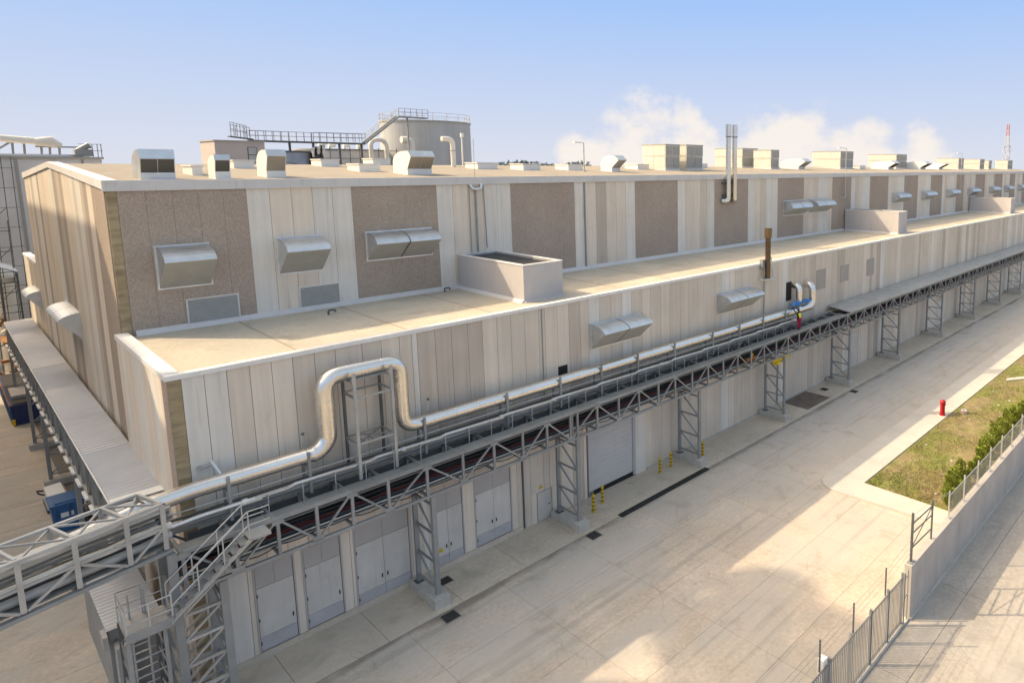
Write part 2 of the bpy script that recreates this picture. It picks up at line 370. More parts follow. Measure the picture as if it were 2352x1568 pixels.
# stained patch and drains
o = struct(MB().box(44.75, 48.5, 27.1, 29.7, .007, .011), 'damp_patch', 'stain')
def drain(x, y, s, label):
    t = thing('drain_cover', label, 'drain', (x, y, 0), 'square drains')
    obj(MB().box(x-s/2-.05, x+s/2+.05, y-s/2-.05, y+s/2+.05, .004, .012), 'frame', 'joint', t)
    for k in range(6): block('grate_bar', 'grate', t, x-s/2, x+s/2, y-s/2+k*s/6+.012, y-s/2+(k+1)*s/6-.012, .012, .022)
drain(13.1, 26.2, .62, 'square black drain cover on the road near the second support tower')
drain(21.37, 26.3, .62, 'square black drain cover on the road before the roller door tower')
drain(14.25, 28.8, .5, 'small black drain cover tucked behind the second support tower')
drain(51.2, 26.25, .6, 'flat dark drain cover at the road edge beyond the damp patch')
drain(50.0, 28.6, .6, 'dark drain cover beside the wall past the damp patch')
sl = thing('slot_drain', 'long black slot drain across the front of the roller door', 'drain', (27.5, 26.7, 0))
for k in range(16): block('grate', 'grate', sl, 23.6+k*.487+.008, 23.6+(k+1)*.487-.008, 26.45, 26.88, .004, .026)

# ================================================================== HALL
hall = thing('production_hall', 'tall production hall with striped beige and brown panel walls and tan roof', 'building', (XC, YU, 0))
YB = 70.9; YR = 56.0; ZR = 19.95
obj(MB().prism([(YU+.06, 0), (YB, 0), (YB, ZE-.12), (YR, ZR-.15), (YU+.06, ZE-.12)], 'x', XC+.06, XE), 'core', 'joint', hall)
stripes = [(5.2, 5.56, 'panel_stone'), (5.56, 10.33, 'b'), (10.33, 15.2, 'l'), (15.2, 20.07, 'b'), (20.07, 25.2, 'l'), (25.2, 30.54, 'b'), (30.54, 36.62, 'm'),
           (36.62, 41.69, 'b'), (41.69, 46.68, 'l'), (46.68, 51.92, 'b'), (51.92, 57.12, 'l'), (57.12, 62.25, 'b'), (62.25, 68.6, 'l'), (68.6, 73.33, 'b'),
           (73.33, 78.42, 'l'), (78.42, 83.98, 'b'), (83.98, 89.23, 'l'), (89.23, 94.12, 'b'), (94.12, 99.15, 'l'), (99.15, 104, 'b'), (104, 110.5, 'l'),
           (110.5, 114.2, 'b'), (114.2, 120.1, 'l'), (120.1, 125.45, 'b'), (125.45, 131.2, 'l'), (131.2, 136.5, 'b'), (136.5, 141.4, 'l'), (141.4, 145.3, 'b'),
           (145.3, 151, 'l'), (151, 156.2, 'b'), (156.2, 161.4, 'l'), (161.4, 166.6, 'b'), (166.6, 172, 'l'), (172, 178, 'b')]
for a, b, k in stripes:
    n = max(1, round((b-a)/1.02)); w = (b-a)/n
    for i in range(n):
        if k == 'b': m = 'panel_brown'
        elif k == 'l': m = ['panel_light', 'panel_beige', 'panel_beige', 'panel_light', 'panel_light', 'panel_beige'][i % 6] if random.random() < .75 else 'panel_mid'
        elif k == 'm': m = ['panel_light', 'panel_beige', 'panel_dark', 'panel_beige', 'panel_beige', 'panel_light'][i % 6]
        else: m = k
        g = (.0025 if a > 15 else .004) if k == 'b' else .008
        block('wall_panel', m, hall, a+i*w+g, a+(i+1)*w-g, YU-.02 if k != 'panel_stone' else YU-.03, YU+.10, 11.9, ZE-.10)
# gable panels
def roofz(y): return ZE+(ZR-ZE)*(y-YU)/(YR-YU) if y < YR else ZE+(ZR-ZE)*(YB-y)/(YB-YR)
gy = [YU+.10, 42.2]
gcol = ['panel_brown']; y = 42.2; seq = ['panel_beige','panel_light','gable_dark','panel_beige','panel_dark','panel_beige','panel_light','gable_dark','panel_mid','panel_light']
wd = [1.4, 1.0, .9, 1.5, .8, 1.2, 1.7, .9, 1.1, 1.3]; i = 0
while y < YB-.3:
    y2 = min(YB, y+wd[i % 10])
    if YB-y2 < .4: y2 = YB
    gy.append(y2); gcol.append(seq[(i*7+i//5) % 10]); y = y2; i += 1
for k in range(len(gcol)):
    a, b = gy[k]+.01, gy[k+1]-.01
    prof = [(a, 0), (b, 0), (b, roofz(b)-.12)] + ([(YR, ZR-.12)] if a < YR < b else []) + [(a, roofz(a)-.12)]
    obj(MB().prism(prof, 'x', XC-.03 if gcol[k] == 'panel_brown' else XC-.02, XC+.10), 'gable_panel', gcol[k], hall)
# roof
for nm, y0, y1, z0, z1 in (('roof_slope', YU-.02, YR, ZE, ZR), ('roof_slope', YR, YB, ZR, ZE)):
    obj(MB().prism([(y0, z0-.06), (y1, z1-.06), (y1, z1), (y0, z0)], 'x', XC+.3, XE), nm, 'roof_tan', hall)
x = XC-.08
while x < XE:
    x2 = min(x+6.0, XE); block('eave_fascia', 'fascia', hall, x, x2-.004, YU-.12, YU+.22, ZE-.38, ZE+.09); x = x2
obj(MB().prism([(YU-.12, ZE-.30), (YR, ZR-.22), (YB, ZE-.30), (YB, ZE+.10), (YR, ZR+.10), (YU-.12, ZE+.10)], 'x', XC-.10, XC+.42), 'gable_coping', 'coping', hall)
# louvres in the hall wall
def louvre(x0, x1, z0, z1, n, parent):
    fr = MB().box(x0-.06, x1+.06, YU-.06, YU-.02, z0-.06, z0).box(x0-.06, x1+.06, YU-.06, YU-.02, z1, z1+.06).box(x0-.06, x0, YU-.06, YU-.02, z0, z1).box(x1, x1+.06, YU-.06, YU-.02, z0, z1)
    o = obj(fr, 'louvre', 'galv', parent)
    sub(MB().box(x0, x1, YU-.03, YU-.022, z0, z1), 'backing', 'hood_dark', o)
    for k in range(n):
        z = z0+(k+.5)*(z1-z0)/n; d = (z1-z0)/n
        sub(MB().prism([(YU-.075, z-d*.42), (YU-.068, z-d*.42), (YU-.032, z+d*.30), (YU-.039, z+d*.30)], 'x', x0, x1), 'slat', 'galv_mesh', o)
louvre(7.6, 9.56, 12.38, 13.56, 14, hall); louvre(12.32, 14.2, 12.42, 13.48, 12, hall)
# downpipe, conduits
obj(MB().tube([(31.44, YU-.09, 12.4), (31.44, YU-.09, ZE-.4)], .06, 8), 'downpipe', 'steel_grey', hall)
obj(MB().tube([(22.62, YU-.10, 13.6), (22.62, YU-.10, 18.6)], .06, 8).tube([(22.2, YU-.06, 12.5), (22.2, YU-.06, 18.7)], .025, 6).tube([(23.3, YU-.06, 14.6), (23.2, YU-.06, 18.7)], .03, 6), 'conduit', 'steel_grey', hall)
obj(MB().tube(fillet([(22.25, YU-.1, 18.75), (22.35, YU-.2, 18.5), (22.65, YU-.2, 18.45), (22.95, YU-.2, 18.5), (23.05, YU-.1, 18.8)], .1, 4), .09, 8), 'conduit_box', 'galv', hall)
obj(MB().tube([(22.66, YU-.02, 19.2), (22.66, YU-.02, 21.6)], .018, 5), 'lightning_rod', 'steel_light', hall)

# ================================================================== ANNEX
annex = thing('side_annex', 'long lower annex with pale vertical wall panels and flat tan roof', 'building', (XC, YF, 0))
doors = [(6.95, 8.32, 3.9), (8.68, 10.12, 3.9), (10.7, 13.1, 3.95), (14.2, 15.8, 3.95), (16.5, 18.57, 3.95), (20.2, 21.22, 1.75), (23.78, 27.75, 4.6)]
far_doors = [(56.0, 58.6, 3.6), (79.5, 81.4, 3.2)]
XCA = 4.98
obj(MB().box(XCA+.06, XA, YF+.07, YU-.03, 0, ZP-.3), 'core', 'joint', annex)
joints = [4.98, 5.38, 6.05, 6.74, 7.47, 8.2, 8.94, 9.74, 10.53, 11.61, 12.42, 13.21, 13.77, 14.03, 14.89, 15.71, 16.56, 17.35, 18.17, 18.99, 19.83, 20.71, 21.11, 21.93, 22.74, 23.54,
          24.16, 24.97, 25.89, 26.79, 27.59, 28.51, 29.26, 30.2, 31.1, 32.09, 33.0, 33.88, 34.91, 35.75, 36.56, 37.49, 38.17, 39.14, 40.15]
cols = ['panel_stone', 'L', 'L', 'M', 'B', 'B', 'M', 'M', 'M', 'M', 'B', 'B', 'L', 'D', 'D', 'D', 'D', 'B', 'M', 'M', 'M', 'M', 'B', 'B', 'D', 'M', 'L', 'M', 'M', 'L', 'M', 'B', 'M', 'M', 'M', 'M', 'M', 'M', 'M', 'M', 'L', 'B', 'M', 'M']
x = joints[-1]; rr = random.Random(3)
while x < XA:
    w = rr.choice([.92, .98, 1.05, .55, .92]); x = min(XA, x+w)
    if XA-x < .4: x = XA
    joints.append(x); cols.append(rr.choice(['M', 'M', 'M', 'L', 'B', 'M', 'D', 'M']))
nm = {'L': 'panel_light', 'B': 'panel_beige', 'M': 'panel_mid', 'D': 'panel_dark'}
for i in range(len(joints)-1):
    a, b = joints[i], joints[i+1]; m = nm.get(cols[i], cols[i]); y0 = YF-.012 if m == 'panel_stone' else YF
    segs = [(a, b)]; top = 0
    for d0, d1, dz in doors+far_doors:
        if d1 > a and d0 < b:
            top = max(top, dz); ns = []
            for s0, s1 in segs:
                if s0 < d0: ns.append((s0, min(s1, d0)))
                if s1 > d1: ns.append((max(s0, d1), s1))
            segs = ns
    if top: block('wall_panel', m, annex, a+.009, b-.009, y0, YF+.1, top, ZP-.12)
    for s0, s1 in segs:
        if s1-s0 > .05: block('wall_panel', m if not top else 'panel_beige', annex, s0+.009, s1-.009, y0, YF+.1, .0, top or ZP-.12)
# end wall panels of the annex
ye = [YF+.005, 30.6, 31.5, 32.6, 33.7, 34.9, 36.0, 37.1, 38.1, YU-.04]; ce = ['panel_brown', 'panel_beige', 'panel_light', 'panel_beige', 'panel_light', 'panel_light', 'panel_beige', 'panel_light', 'panel_beige']
for i in range(9):
    block('wall_panel', ce[i], annex, XCA-.012, XCA+.1, ye[i]+.008, ye[i+1]-.008, 0, ZP-.12)
obj(MB().box(XC+.3, XA, YF+.3, YU-.03, ZP-.36, ZP-.18), 'flat_roof', 'roof_tan_low', annex)
x = XCA-.06
while x < XA:
    x2 = min(x+5.2, XA); block('parapet_coping', 'coping', annex, x, x2-.004, YF-.07, YF+.28, ZP-.16, ZP+.02); x = x2
block('parapet_coping', 'coping', annex, XCA-.07, XCA+.40, YF+.285, YU-.1, ZP-.16, ZP+.045)
for a, b in ((XC+.45, 21.9), (24.2, 71.6), (74.2, 117), (119.6, XA)):
    obj(MB().prism([(YU-.26, ZP-.178), (YU-.022, ZP-.178), (YU-.022, ZP+.06), (YU-.08, ZP+.04)], 'x', a, b), 'flashing', 'fascia', annex)
x = 9.4
while x < XA:
    if not any(a-.1 < x < b+.1 for a, b in ((21.2, 23.9), (71.7, 74.1), (117.1, 119.5))): block('roof_seam', 'roof_seam', annex, x, x+.09, YF+.31, YU-.36, ZP-.18, ZP-.172)
    x += 4.6
for xx, yy in ((12.9, 36.9), (19.9, 38.2)): obj(MB().tube(fillet([(xx, yy, ZP-.2), (xx, yy, ZP+.06), (xx+.28, yy-.1, ZP+.06), (xx+.3, yy-.1, ZP-.05)], .08, 4), .05, 8), 'roof_outlet', 'steel_dark', annex)
# doors
def bigdoor(x0, x1, z0, zt, ztop, leaves=1, kick=True):
    d = obj(MB().box(x0+.015, x1-.015, YF+.03, YF+.068, 0, ztop), 'door_frame', 'joint', annex)
    w = (x1-x0-.06)/leaves
    sub(MB().box(x0-.05, x0+.012, YF-.03, YF+.03, z0, ztop+.05), 'jamb', 'door_transom', d); sub(MB().box(x1-.012, x1+.05, YF-.03, YF+.03, z0, ztop+.05), 'jamb', 'door_transom', d); sub(MB().box(x0+.012, x1-.012, YF-.03, YF+.03, ztop-.01, ztop+.05), 'lintel', 'door_transom', d)
    hg = MB()
    for hz_ in (z0+.35, (z0+zt)/2, zt-.3): hg.box(x0+.02, x0+.07, YF-.025, YF+.0035, hz_-.07, hz_+.07)
    sub(hg, 'hinge', 'steel_dark', d)
    for k in range(leaves):
        a = x0+.03+k*w; sub(MB().box(a+.008, a+w-.008, YF+.004, YF+.05, z0+(.6 if kick else 0), zt-.01), 'door_leaf', 'door_grey', d)
        if kick: sub(MB().box(a+.008, a+w-.008, YF-.002, YF+.05, z0, z0+.59), 'kick_panel', 'door_kick', d)
        sub(MB().box(a+w-.14 if leaves == 1 or k == 0 else a+.1, a+w-.10 if leaves == 1 or k == 0 else a+.14, YF-.03, YF+.004, z0+.95, z0+1.12), 'handle', 'black', d)
    n = 2
    for k in range(n):
        a = x0+.03+k*(x1-x0-.06)/n; sub(MB().box(a+.006, a+(x1-x0-.06)/n-.006, YF+.008, YF+.05, zt+.01, ztop-.02), 'transom', 'door_transom', d)
bigdoor(6.95, 8.32, .3, 3.03, 3.9, 1, True); bigdoor(8.68, 10.12, .3, 3.04, 3.9, 1, True); bigdoor(10.7, 13.1, .15, 3.06, 3.95, 2); bigdoor(14.2, 15.8, .12, 3.1, 3.95, 2); bigdoor(16.5, 18.57, .3, 3.15, 3.95, 2)
d = obj(MB().box(20.22, 21.2, YF+.03, YF+.068, 0, 1.74), 'side_door', 'joint', annex)
sub(MB().box(20.25, 21.17, YF+.006, YF+.05, .02, 1.71), 'door_leaf', 'door_grey', d); sub(MB().tube([(21.05, YF-.03, .85), (20.9, YF-.03, .85)], .018, 6), 'handle', 'black', d)
sub(MB().prism([(20.3, 1.95), (20.6, 1.95), (20.45, 2.2)], 'y', YF-.012, YF-.004), 'warning_sign', 'yellow', d)
d = obj(MB().box(23.8, 27.73, YF+.05, YF+.068, 0, 4.6), 'roller_door', 'joint', annex)
for k in range(13): sub(MB().box(23.86, 27.5, YF+.02, YF+.05, .30+k*.33, .30+(k+1)*.33-.006), 'curtain_slat', 'roller', d)
sub(MB().box(24.3, 27.6, YF+.0, YF+.05, .02, .29), 'bottom_seal', 'black', d); sub(MB().box(27.5, 27.72, YF-.06, YF+.05, .1, 4.6), 'guide_rail', 'door_kick', d); sub(MB().box(23.8, 23.87, YF-.04, YF+.05, .1, 4.6), 'guide_rail', 'joint', d)
sub(MB().box(27.72, 28.6, YF-.05, YF-.004, 0, 4.9), 'door_post', 'panel_light', d)
for a, b, zt in far_doors:
    d = obj(MB().box(a, b, YF+.03, YF+.068, 0, zt), 'side_door', 'joint', annex); sub(MB().box(a+.04, b-.04, YF+.01, YF+.05, .02, zt-.03), 'door_leaf', 'door_grey', d)
for xx in (44.0, 56.8, 68.5): obj(MB().tube([(xx, YF-.08, .1), (xx, YF-.08, 5.6)], .06, 8), 'downpipe', 'steel_grey', annex)
obj(MB().tube([(19.32, YF-.05, .1), (19.32, YF-.05, 5.4)], .05, 8), 'downpipe', 'steel_dark', annex)
obj(MB().tube([(20.9, YF-.03, 7.2), (20.9, YF-.03, 12.2)], .03, 6), 'downpipe', 'steel_grey', annex)
obj(MB().box(21.9, 22.55, YF-.004, YF+.02, 8.05, 8.68), 'wall_opening', 'black', annex)
for a, z0, z1 in ((50.0, 8.98, 10.8), (54.4, 9.1, 10.7), (59.85, 9.0, 10.72)): obj(MB().box(a, a+1.66, YF-.03, YF+.02, z0, z1), 'infill_panel', 'infill_grey', annex)
t = MB().prism([(14.42, .95), (14.72, .95), (14.57, 1.22)], 'y', YF-.012, YF-.004); obj(t, 'warning_sign', 'yellow', annex)
obj(MB().box(XC+.1, 19.2, YF-.10, YF-.004, 0, .27), 'plinth', 'pavement', annex); obj(MB().box(28.7, XA, YF-.08, YF-.002, 0, .10), 'plinth', 'footing', annex)

# far-side annex
fa = thing('rear_annex', 'lower block with striped end wall beyond the tall hall gable', 'building', (XC, 75, 0))
obj(MB().box(XC+.1, 150, YB+.02, 80, 0, ZP-.2), 'core', 'joint', fa)
yy = YB+.02; k = 0
while yy < 79.9:
    y2 = min(80, yy+1.1); block('wall_panel', ['panel_beige', 'panel_mid', 'panel_light'][k % 3], fa, XC, XC+.15, yy+.008, y2-.008, 0, ZP-.1); yy = y2; k += 1
block('parapet_coping', 'coping', fa, XC-.05, XC+.4, YB+.05, 80.05, ZP-.1, ZP+.1)
obj(MB().box(XC+.4, 150, YB+.05, 80, ZP-.2, ZP-.1), 'flat_roof', 'roof_tan_low', fa)

# unseen neighbour blocks outside the frame, shaped to shade the gable and the yard
nb = thing('unseen_neighbour', None, None, (-16, 70, 0), kind='structure')
obj(MB().box(-22, -12, 63.5, 98, 0, 41.4), 'main_block', 'render_beige', nb)
obj(MB().box(-22, -12, 51.82, 63.48, 0, 34.4), 'low_block', 'render_beige', nb)
obj(MB().box(-22, -12, 40, 51.8, 0, 46), 'shade_tower', 'render_beige', nb)  # unseen tower added so that its shadow covers the near yard
obj(MB().box(-14, -12, 54.8, 60.5, 34.4, 36.6), 'roof_bump', 'tank', nb)  # bump sized for its shadow on the annex end wall
sp = bpy.data.materials.new('steam'); sp.use_nodes = True; sp.node_tree.nodes.clear(); M['steam'] = sp
pv_ = sp.node_tree.nodes.new('ShaderNodeVolumePrincipled'); pv_.inputs['Color'].default_value = (.95, .95, .95, 1); pv_.inputs['Density'].default_value = 1.0; pv_.inputs['Anisotropy'].default_value = .5
sp.node_tree.links.new(pv_.outputs[0], sp.node_tree.nodes.new('ShaderNodeOutputMaterial').inputs['Volume'])
bm = bmesh.new()
for y_, z_, r_ in ((52.6, 54.8, 2.4), (54.5, 56.5, 2.8), (57, 58.6, 3.0), (60.5, 61.0, 2.6), (62.0, 63.4, 1.9), (57.8, 61.6, 2.0), (58.0, 56.2, 1.4), (60.2, 58.2, 1.1)):
    bmesh.ops.create_icosphere(bm, subdivisions=3, radius=r_, matrix=Matrix.Translation((-13, y_, z_*.815)))
me = bpy.data.meshes.new('steam_plume'); bm.to_mesh(me); bm.free(); me.materials.append(sp)  # unseen plume, shaped to drop soft shadow patches on the yard
o = bpy.data.objects.new('steam_plume', me); col.objects.link(o); tag(o, 'white steam plume drifting beyond the left edge of the picture', 'steam', kind='stuff')

# ================================================================== HOODS
def hood(name, label, x0, x1, y, z0, z1, lipz, depth, halves, group, axis='-y'):
    """weather hood: curved top sheet from the wall to a lip, sloping screen face back to the wall"""
    loc = (x0, y, z0) if axis == '-y' else (y, x0, z0)
    t = thing(name, label, 'vent hood', loc, group)
    n = 7; top = []
    for k in range(n+1):
        a = k/n; top.append((-depth*math.sin(a*math.pi/2*.92)/math.sin(math.pi/2*.92), lipz+(z1-lipz)*math.cos(a*math.pi/2)))
    ax = 'x' if axis == '-y' else 'y'
    def P(pts, a, b, name, m, off=0.):
        return obj(MB().prism([(y+u, v) for u, v in pts], ax, a, b), name, m, t)
    fr = MB()
    for a, b, c, d in ((x0-.07, x0, z0-.07, z1+.07), (x1, x1+.07, z0-.07, z1+.07), (x0, x1, z0-.07, z0), (x0, x1, z1, z1+.07)):
        if axis == '-y': fr.box(a, b, y-.06, y-.022, c, d)
        else: fr.box(y-.06, y-.022, a, b, c, d)
    obj(fr, 'flange', 'galv', t)
    w = (x1-x0)/halves
    for k in range(halves):
        a, b = x0+k*w+(.035 if k else 0), x0+(k+1)*w-(.035 if k < halves-1 else 0)
        shell = top + [(u, v-.018) for u, v in reversed(top)]
        P(shell, a, b, 'top_sheet', 'galv')
        P([(-depth+.03, lipz-.02), (-depth+.05, lipz-.02), (-.03, z0), (-.05, z0)], a+.01, b-.01, 'screen', 'galv_mesh')
    if halves > 1: P(top + [(-.022, z0)], x0+w-.03, x0+w+.03, 'divider', 'steel_dark').scale = (1, 1, 1)
    for a in ((x0, x1-.012)):
        P(top + [(0-.022, z0)], a, a+.012, 'side_plate', 'galv')
    return t
G1 = 'hoods on the upper hall wall'
hood('wall_hood', 'single metal vent hood nearest the hall corner, on brown panels', 6.66, 8.58, YU, 14.26, 16.18, 15.6, 1.5, 1, G1)
hood('wall_hood', 'single metal vent hood on pale panels above the grey louvre', 11.46, 13.48, YU, 14.36, 16.18, 15.6, 1.45, 1, G1)
hood('wall_hood', 'double metal vent hood on the brown panels left of the roof shaft', 15.82, 19.55, YU, 14.58, 16.15, 15.6, 1.38, 2, G1)
hood('wall_hood', 'double vent hood on brown panels right of the twin steel stacks', 58.2, 62.3, YU, 14.78, 16.3, 15.6, 1.3, 2, G1)
hood('wall_hood', 'double vent hood on pale panels, right one of the close pair', 63.4, 67.5, YU, 14.85, 16.3, 15.65, 1.3, 2, G1)
for i, (a, b) in enumerate(((85.5, 89.6), (95.6, 99.5), (106.1, 110.0), (116.1, 120.6), (128.2, 132.4), (137.9, 141.6), (147.6, 151.8))):
    hood('wall_hood', '%s small far vent hood along the hall wall, counted from the second roof shaft' % ORD[i], a, b, YU, 15.05, 16.4, 15.8, 1.15, 1, G1)
G2 = 'hoods on the lower annex wall'
hood('wall_hood', 'double metal vent hood on annex wall above the roller door', 24.28, 28.25, YF, 9.2, 10.67, 10.27, 1.28, 2, G2)
hood('wall_hood', 'double metal vent hood on annex wall beside the brown flue', 36.1, 40.3, YF, 9.25, 10.67, 10.27, 1.28, 2, G2)
G3 = 'hoods on the gable end wall'
hood('wall_hood', 'double white-topped vent hood on the shaded gable end wall', 51.2, 56.4, XC, 10.05, 11.55, 11.15, .95, 2, G3, 'x')
hood('wall_hood', 'farther single vent hood at the back end of the gable side', 70.5, 74.0, XC, 9.0, 10.4, 10.0, .8, 1, G3, 'x')

# ---------------- roof cowls
def cowl(label, x0, x1, y0, y1, zb, zs, lipz, z1, face, over, dbl, mat_open, group='cowls on the hall roof', side='white_paint'):
    """roof cowl: kerb box, curved back, overhanging lip, inclined dark mouth facing -y or +x"""
    t = thing('roof_cowl', label, 'roof vent', ((x0+x1)/2, (y0+y1)/2, zb), group)
    obj(MB().box(x0, x1, y0, y1, zb-.3, zs), 'kerb_box', side, t)
    if face == '-y': f0, f1, ax, a, b = y0, y1, 'x', x0, x1; sg = 1
    else: f0, f1, ax, a, b = x1, x0, 'y', y0, y1; sg = -1
    D = abs(f1-f0)
    back = []
    for k in range(7):
        an = k/6*math.pi/2; back.append((f1-sg*D*.75*(1-math.cos(an)), zs+(z1-zs)*(.35+.65*math.sin(an)) ))
    prof = [(f1, zs)] + back + [(f0-sg*over*.35, z1), (f0-sg*over, lipz), (f0+sg*.04, zs)]
    obj(MB().prism(prof, ax, a+.0, b-.0), 'cowl_body', side, t)
    # mouth panels set 4 mm proud of the sloping face
    n = 2 if dbl else 1
    for k in range(n):
        w = (b-a)/n; p, q = a+k*w+(.03 if k == 0 else .015), a+(k+1)*w-(.03 if k == n-1 else .015)
        u0, v0, u1, v1 = f0-sg*over, lipz, f0+sg*.04, zs
        dx, dz = u1-u0, v1-v0; L = math.hypot(dx, dz); nx, nz = -abs(dz)/L*sg, -abs(dx)/L
        s, e = .03, .985
        pr = [(u0+dx*s+nx*.001, v0+dz*s+nz*.001), (u0+dx*e+nx*.001, v0+dz*e+nz*.001), (u0+dx*e+nx*.02, v0+dz*e+nz*.02), (u0+dx*s+nx*.02, v0+dz*s+nz*.02)]
        obj(MB().prism(pr, ax, p, q), 'mouth', mat_open, t)
    obj(MB().prism([(f0-sg*over*.36, z1+.004), (f0-sg*(over+.01), lipz+.01), (f0-sg*(over+.01), lipz+.03), (f0-sg*over*.36, z1+.025)], ax, a-.01, b+.01), 'lip_sheet', 'galv', t)
    return t
cowl('big roof cowl with dark double mouth nearest the gable corner', 6.62, 7.88, 39.95, 41.6, 19.15, 19.56, 20.2, 20.62, '-y', .16, True, 'hood_dark', side='galv')
cowl('small roof cowl with dark mouth, second from the gable corner', 9.5, 10.13, 40.3, 41.5, 19.18, 19.6, 20.17, 20.42, '-y', .13, False, 'hood_dark')
cowl('white roof cowl with tan mouth, third from the gable corner', 11.95, 12.85, 41.2, 42.7, 19.2, 19.62, 20.42, 20.74, '-y', .28, False, 'hood_tan')
cowl('wide roof cowl with tan double mouth in front of the big tank', 20.15, 21.75, 42.6, 44.6, 19.25, 19.72, 20.5, 20.86, '-y', .5, True, 'hood_tan')
for i, (lab, a, b, y0, dp) in enumerate((('grey-mouthed roof cowl left of the large cream roof units', 39.6, 40.6, 45.0, 1.5), ('grey-mouthed roof cowl just right of the twin steel stacks', 76.6, 78.4, 54.5, 2.6),
        ('broad white roof cowl between tall white unit and lamp post', 76.3, 78.0, 48.6, 3.0), ('white roof cowl left of the dark-ended far roof unit', 102.5, 104.6, 47.6, 3.2), ('far roof cowl right of the dark-ended roof unit', 117.0, 119.5, 48.0, 3.4), ('small far roof cowl before the third lamp post', 124.5, 126.5, 47.4, 3.0))):
    z = roofz(y0); cowl(lab, a, b, y0, y0+dp, z, z+.35, z+1.05, z+1.45 - (.25 if i == 5 else 0), '-y', .9+.1*i, False, 'unit_shade' if i < 3 else 'hood_dark')

# ---------------- low roof lights
for i, (lab, x0, x1, y0) in enumerate((('low white roof box in front of the raised walkway', 18.9, 20.1, 53.2), ('low white roof box left of the wide double cowl', 18.75, 20.1, 46.4),
        ('low white roof box behind the wide double cowl', 23.8, 25.2, 56.2), ('low white roof box right of the gooseneck pipe', 29.2, 31.0, 49.6), ('low white roof box, second right of the gooseneck pipe', 32.3, 34.0, 47.8),
        ('low white roof box beside the first lamp post', 36.8, 38.4, 47.6), ('low white roof box left of the cream roof units', 46.4, 48.0, 48.8), ('low white box beside the second small cowl', 9.3, 9.75, 43.6), ('low white box behind the third cowl', 12.9, 14.0, 50.5), ('low white box between the roof units and twin stacks', 57.5, 60.5, 51.5),
        ('low grey box right of the far lamp post', 97.0, 99.0, 50.0))):
    z = roofz(y0); t = thing('roof_light', lab, 'roof box', (x0, y0, z), 'low boxes on the hall roof')
    obj(MB().box(x0, x1, y0, y0+1.9, z-.1, z+.46), 'upstand', 'white_paint', t); obj(MB().box(x0-.05, x1+.05, y0-.05, y0+1.95, z+.464, z+.55), 'lid', 'coping', t)

# ---------------- box units
def unitbox(lab, x0, x1, y0, y1, z1, split, dark=True):
    z = roofz(y0); t = thing('roof_unit', lab, 'roof unit', (x0, y0, z), 'cream air units on the hall roof')
    obj(MB().box(x0-.1, x1+.1, y0-.05, y1+.05, z-.2, z+.14), 'plinth', 'coping', t)
    zm = z+.14+(z1-z-.14)*.52
    obj(MB().box(x0, x1, y0, y1, z+.144, zm-.02), 'lower_casing', 'cream_unit', t); obj(MB().box(x0-.03, x1+.03, y0-.03, y1+.03, zm, z1-.1), 'upper_casing', 'cream_unit', t)
    obj(MB().box(x0-.06, x1+.06, y0-.06, y1+.06, z1-.096, z1), 'cap', 'unit_shade', t)
    n = split
    for k in range(n):
        w = (x1-x0)/n; obj(MB().box(x0+k*w+.06, x0+(k+1)*w-.06, y0-.045, y0-.034, z+.3, zm-.12), 'front_panel', 'unit_shade', t)
        obj(MB().box(x0+k*w+.06, x0+(k+1)*w-.06, y0-.06, y0-.034, zm+.1, z1-.2), 'grille', 'unit_shade', t)
    m = 2
    for k in range(m):
        w = (y1-y0)/m; obj(MB().box(x0-.05, x0-.034, y0+k*w+.08, y0+(k+1)*w-.08, zm+.1, z1-.2), 'side_panel', 'cream_unit', t); obj(MB().box(x0-.02, x0-.004, y0+k*w+.08, y0+(k+1)*w-.08, z+.3, zm-.12), 'side_panel', 'cream_unit', t)
unitbox('large cream roof unit, left of the close pair', 48.5, 50.6, 46.9, 50.2, 22.2, 2); unitbox('large grey-fronted roof unit, right of the close pair', 51.9, 54.5, 47.1, 50.2, 22.25, 2)
unitbox('cream roof unit behind the twin steel stacks', 69.8, 73.2, 53.3, 58.0, 22.4, 2); unitbox('tall white roof unit right of the twin stacks', 70.6, 72.4, 49.2, 52.0, 22.15, 1)
unitbox('wide cream roof unit behind the wall lamp post', 90.5, 94.6, 50.0, 55.0, 22.4, 2); unitbox('far roof unit with dark end, third from right', 112.0, 116.5, 50.5, 56.0, 22.3, 2)
unitbox('far cream roof unit beside the third lamp post', 137, 140, 48.0, 52.5, 21.9, 1); unitbox('farthest cream roof unit before the lattice mast', 150, 153, 47.8, 52.5, 21.85, 1)
unitbox('small cream roof unit at the right edge of the picture', 172, 176, 48, 51, 21.8, 1); unitbox('far pale roof unit next to the farthest cream unit', 157, 159, 48.0, 50.0, 21.6, 1)

# ---------------- lamp posts
def lamp(lab, x, y, z0, z1, arm, base):
    t = thing('lamp_post', lab, 'lamp post', (x, y, z0), 'lamp posts along the eave')
    obj(MB().tube([(x, y, z0), (x, y, z1)], [.06, .045], 8), 'pole', 'galv_rail', t)
    obj(MB().tube([(x, y, z1-.02), (x-arm, y, z1+.02)], .035, 6), 'arm', 'galv_rail', t); obj(MB().box(x-arm-.75, x-arm, y-.12, y+.12, z1-.03, z1+.07), 'lamp_head', 'white_paint', t)
    obj(MB().box(x-.14, x+.14, y-.14, y+.14, z0-.05, z0+.06) if base else MB().tube(fillet([(x, y, z0+.05), (x, y, z0-.12), (x-.5, YU, z0-.12)], .1, 4), .05, 8), 'base', 'galv_rail', t)
lamp('thin lamp post on the roof left of the cream units', 37.2, 45.9, roofz(45.9), 21.95, .3, True)
lamp('tall lamp post fixed to the hall wall over the double hoods', 71.2, YU-.35, 16.4, 22.2, 1.2, False)
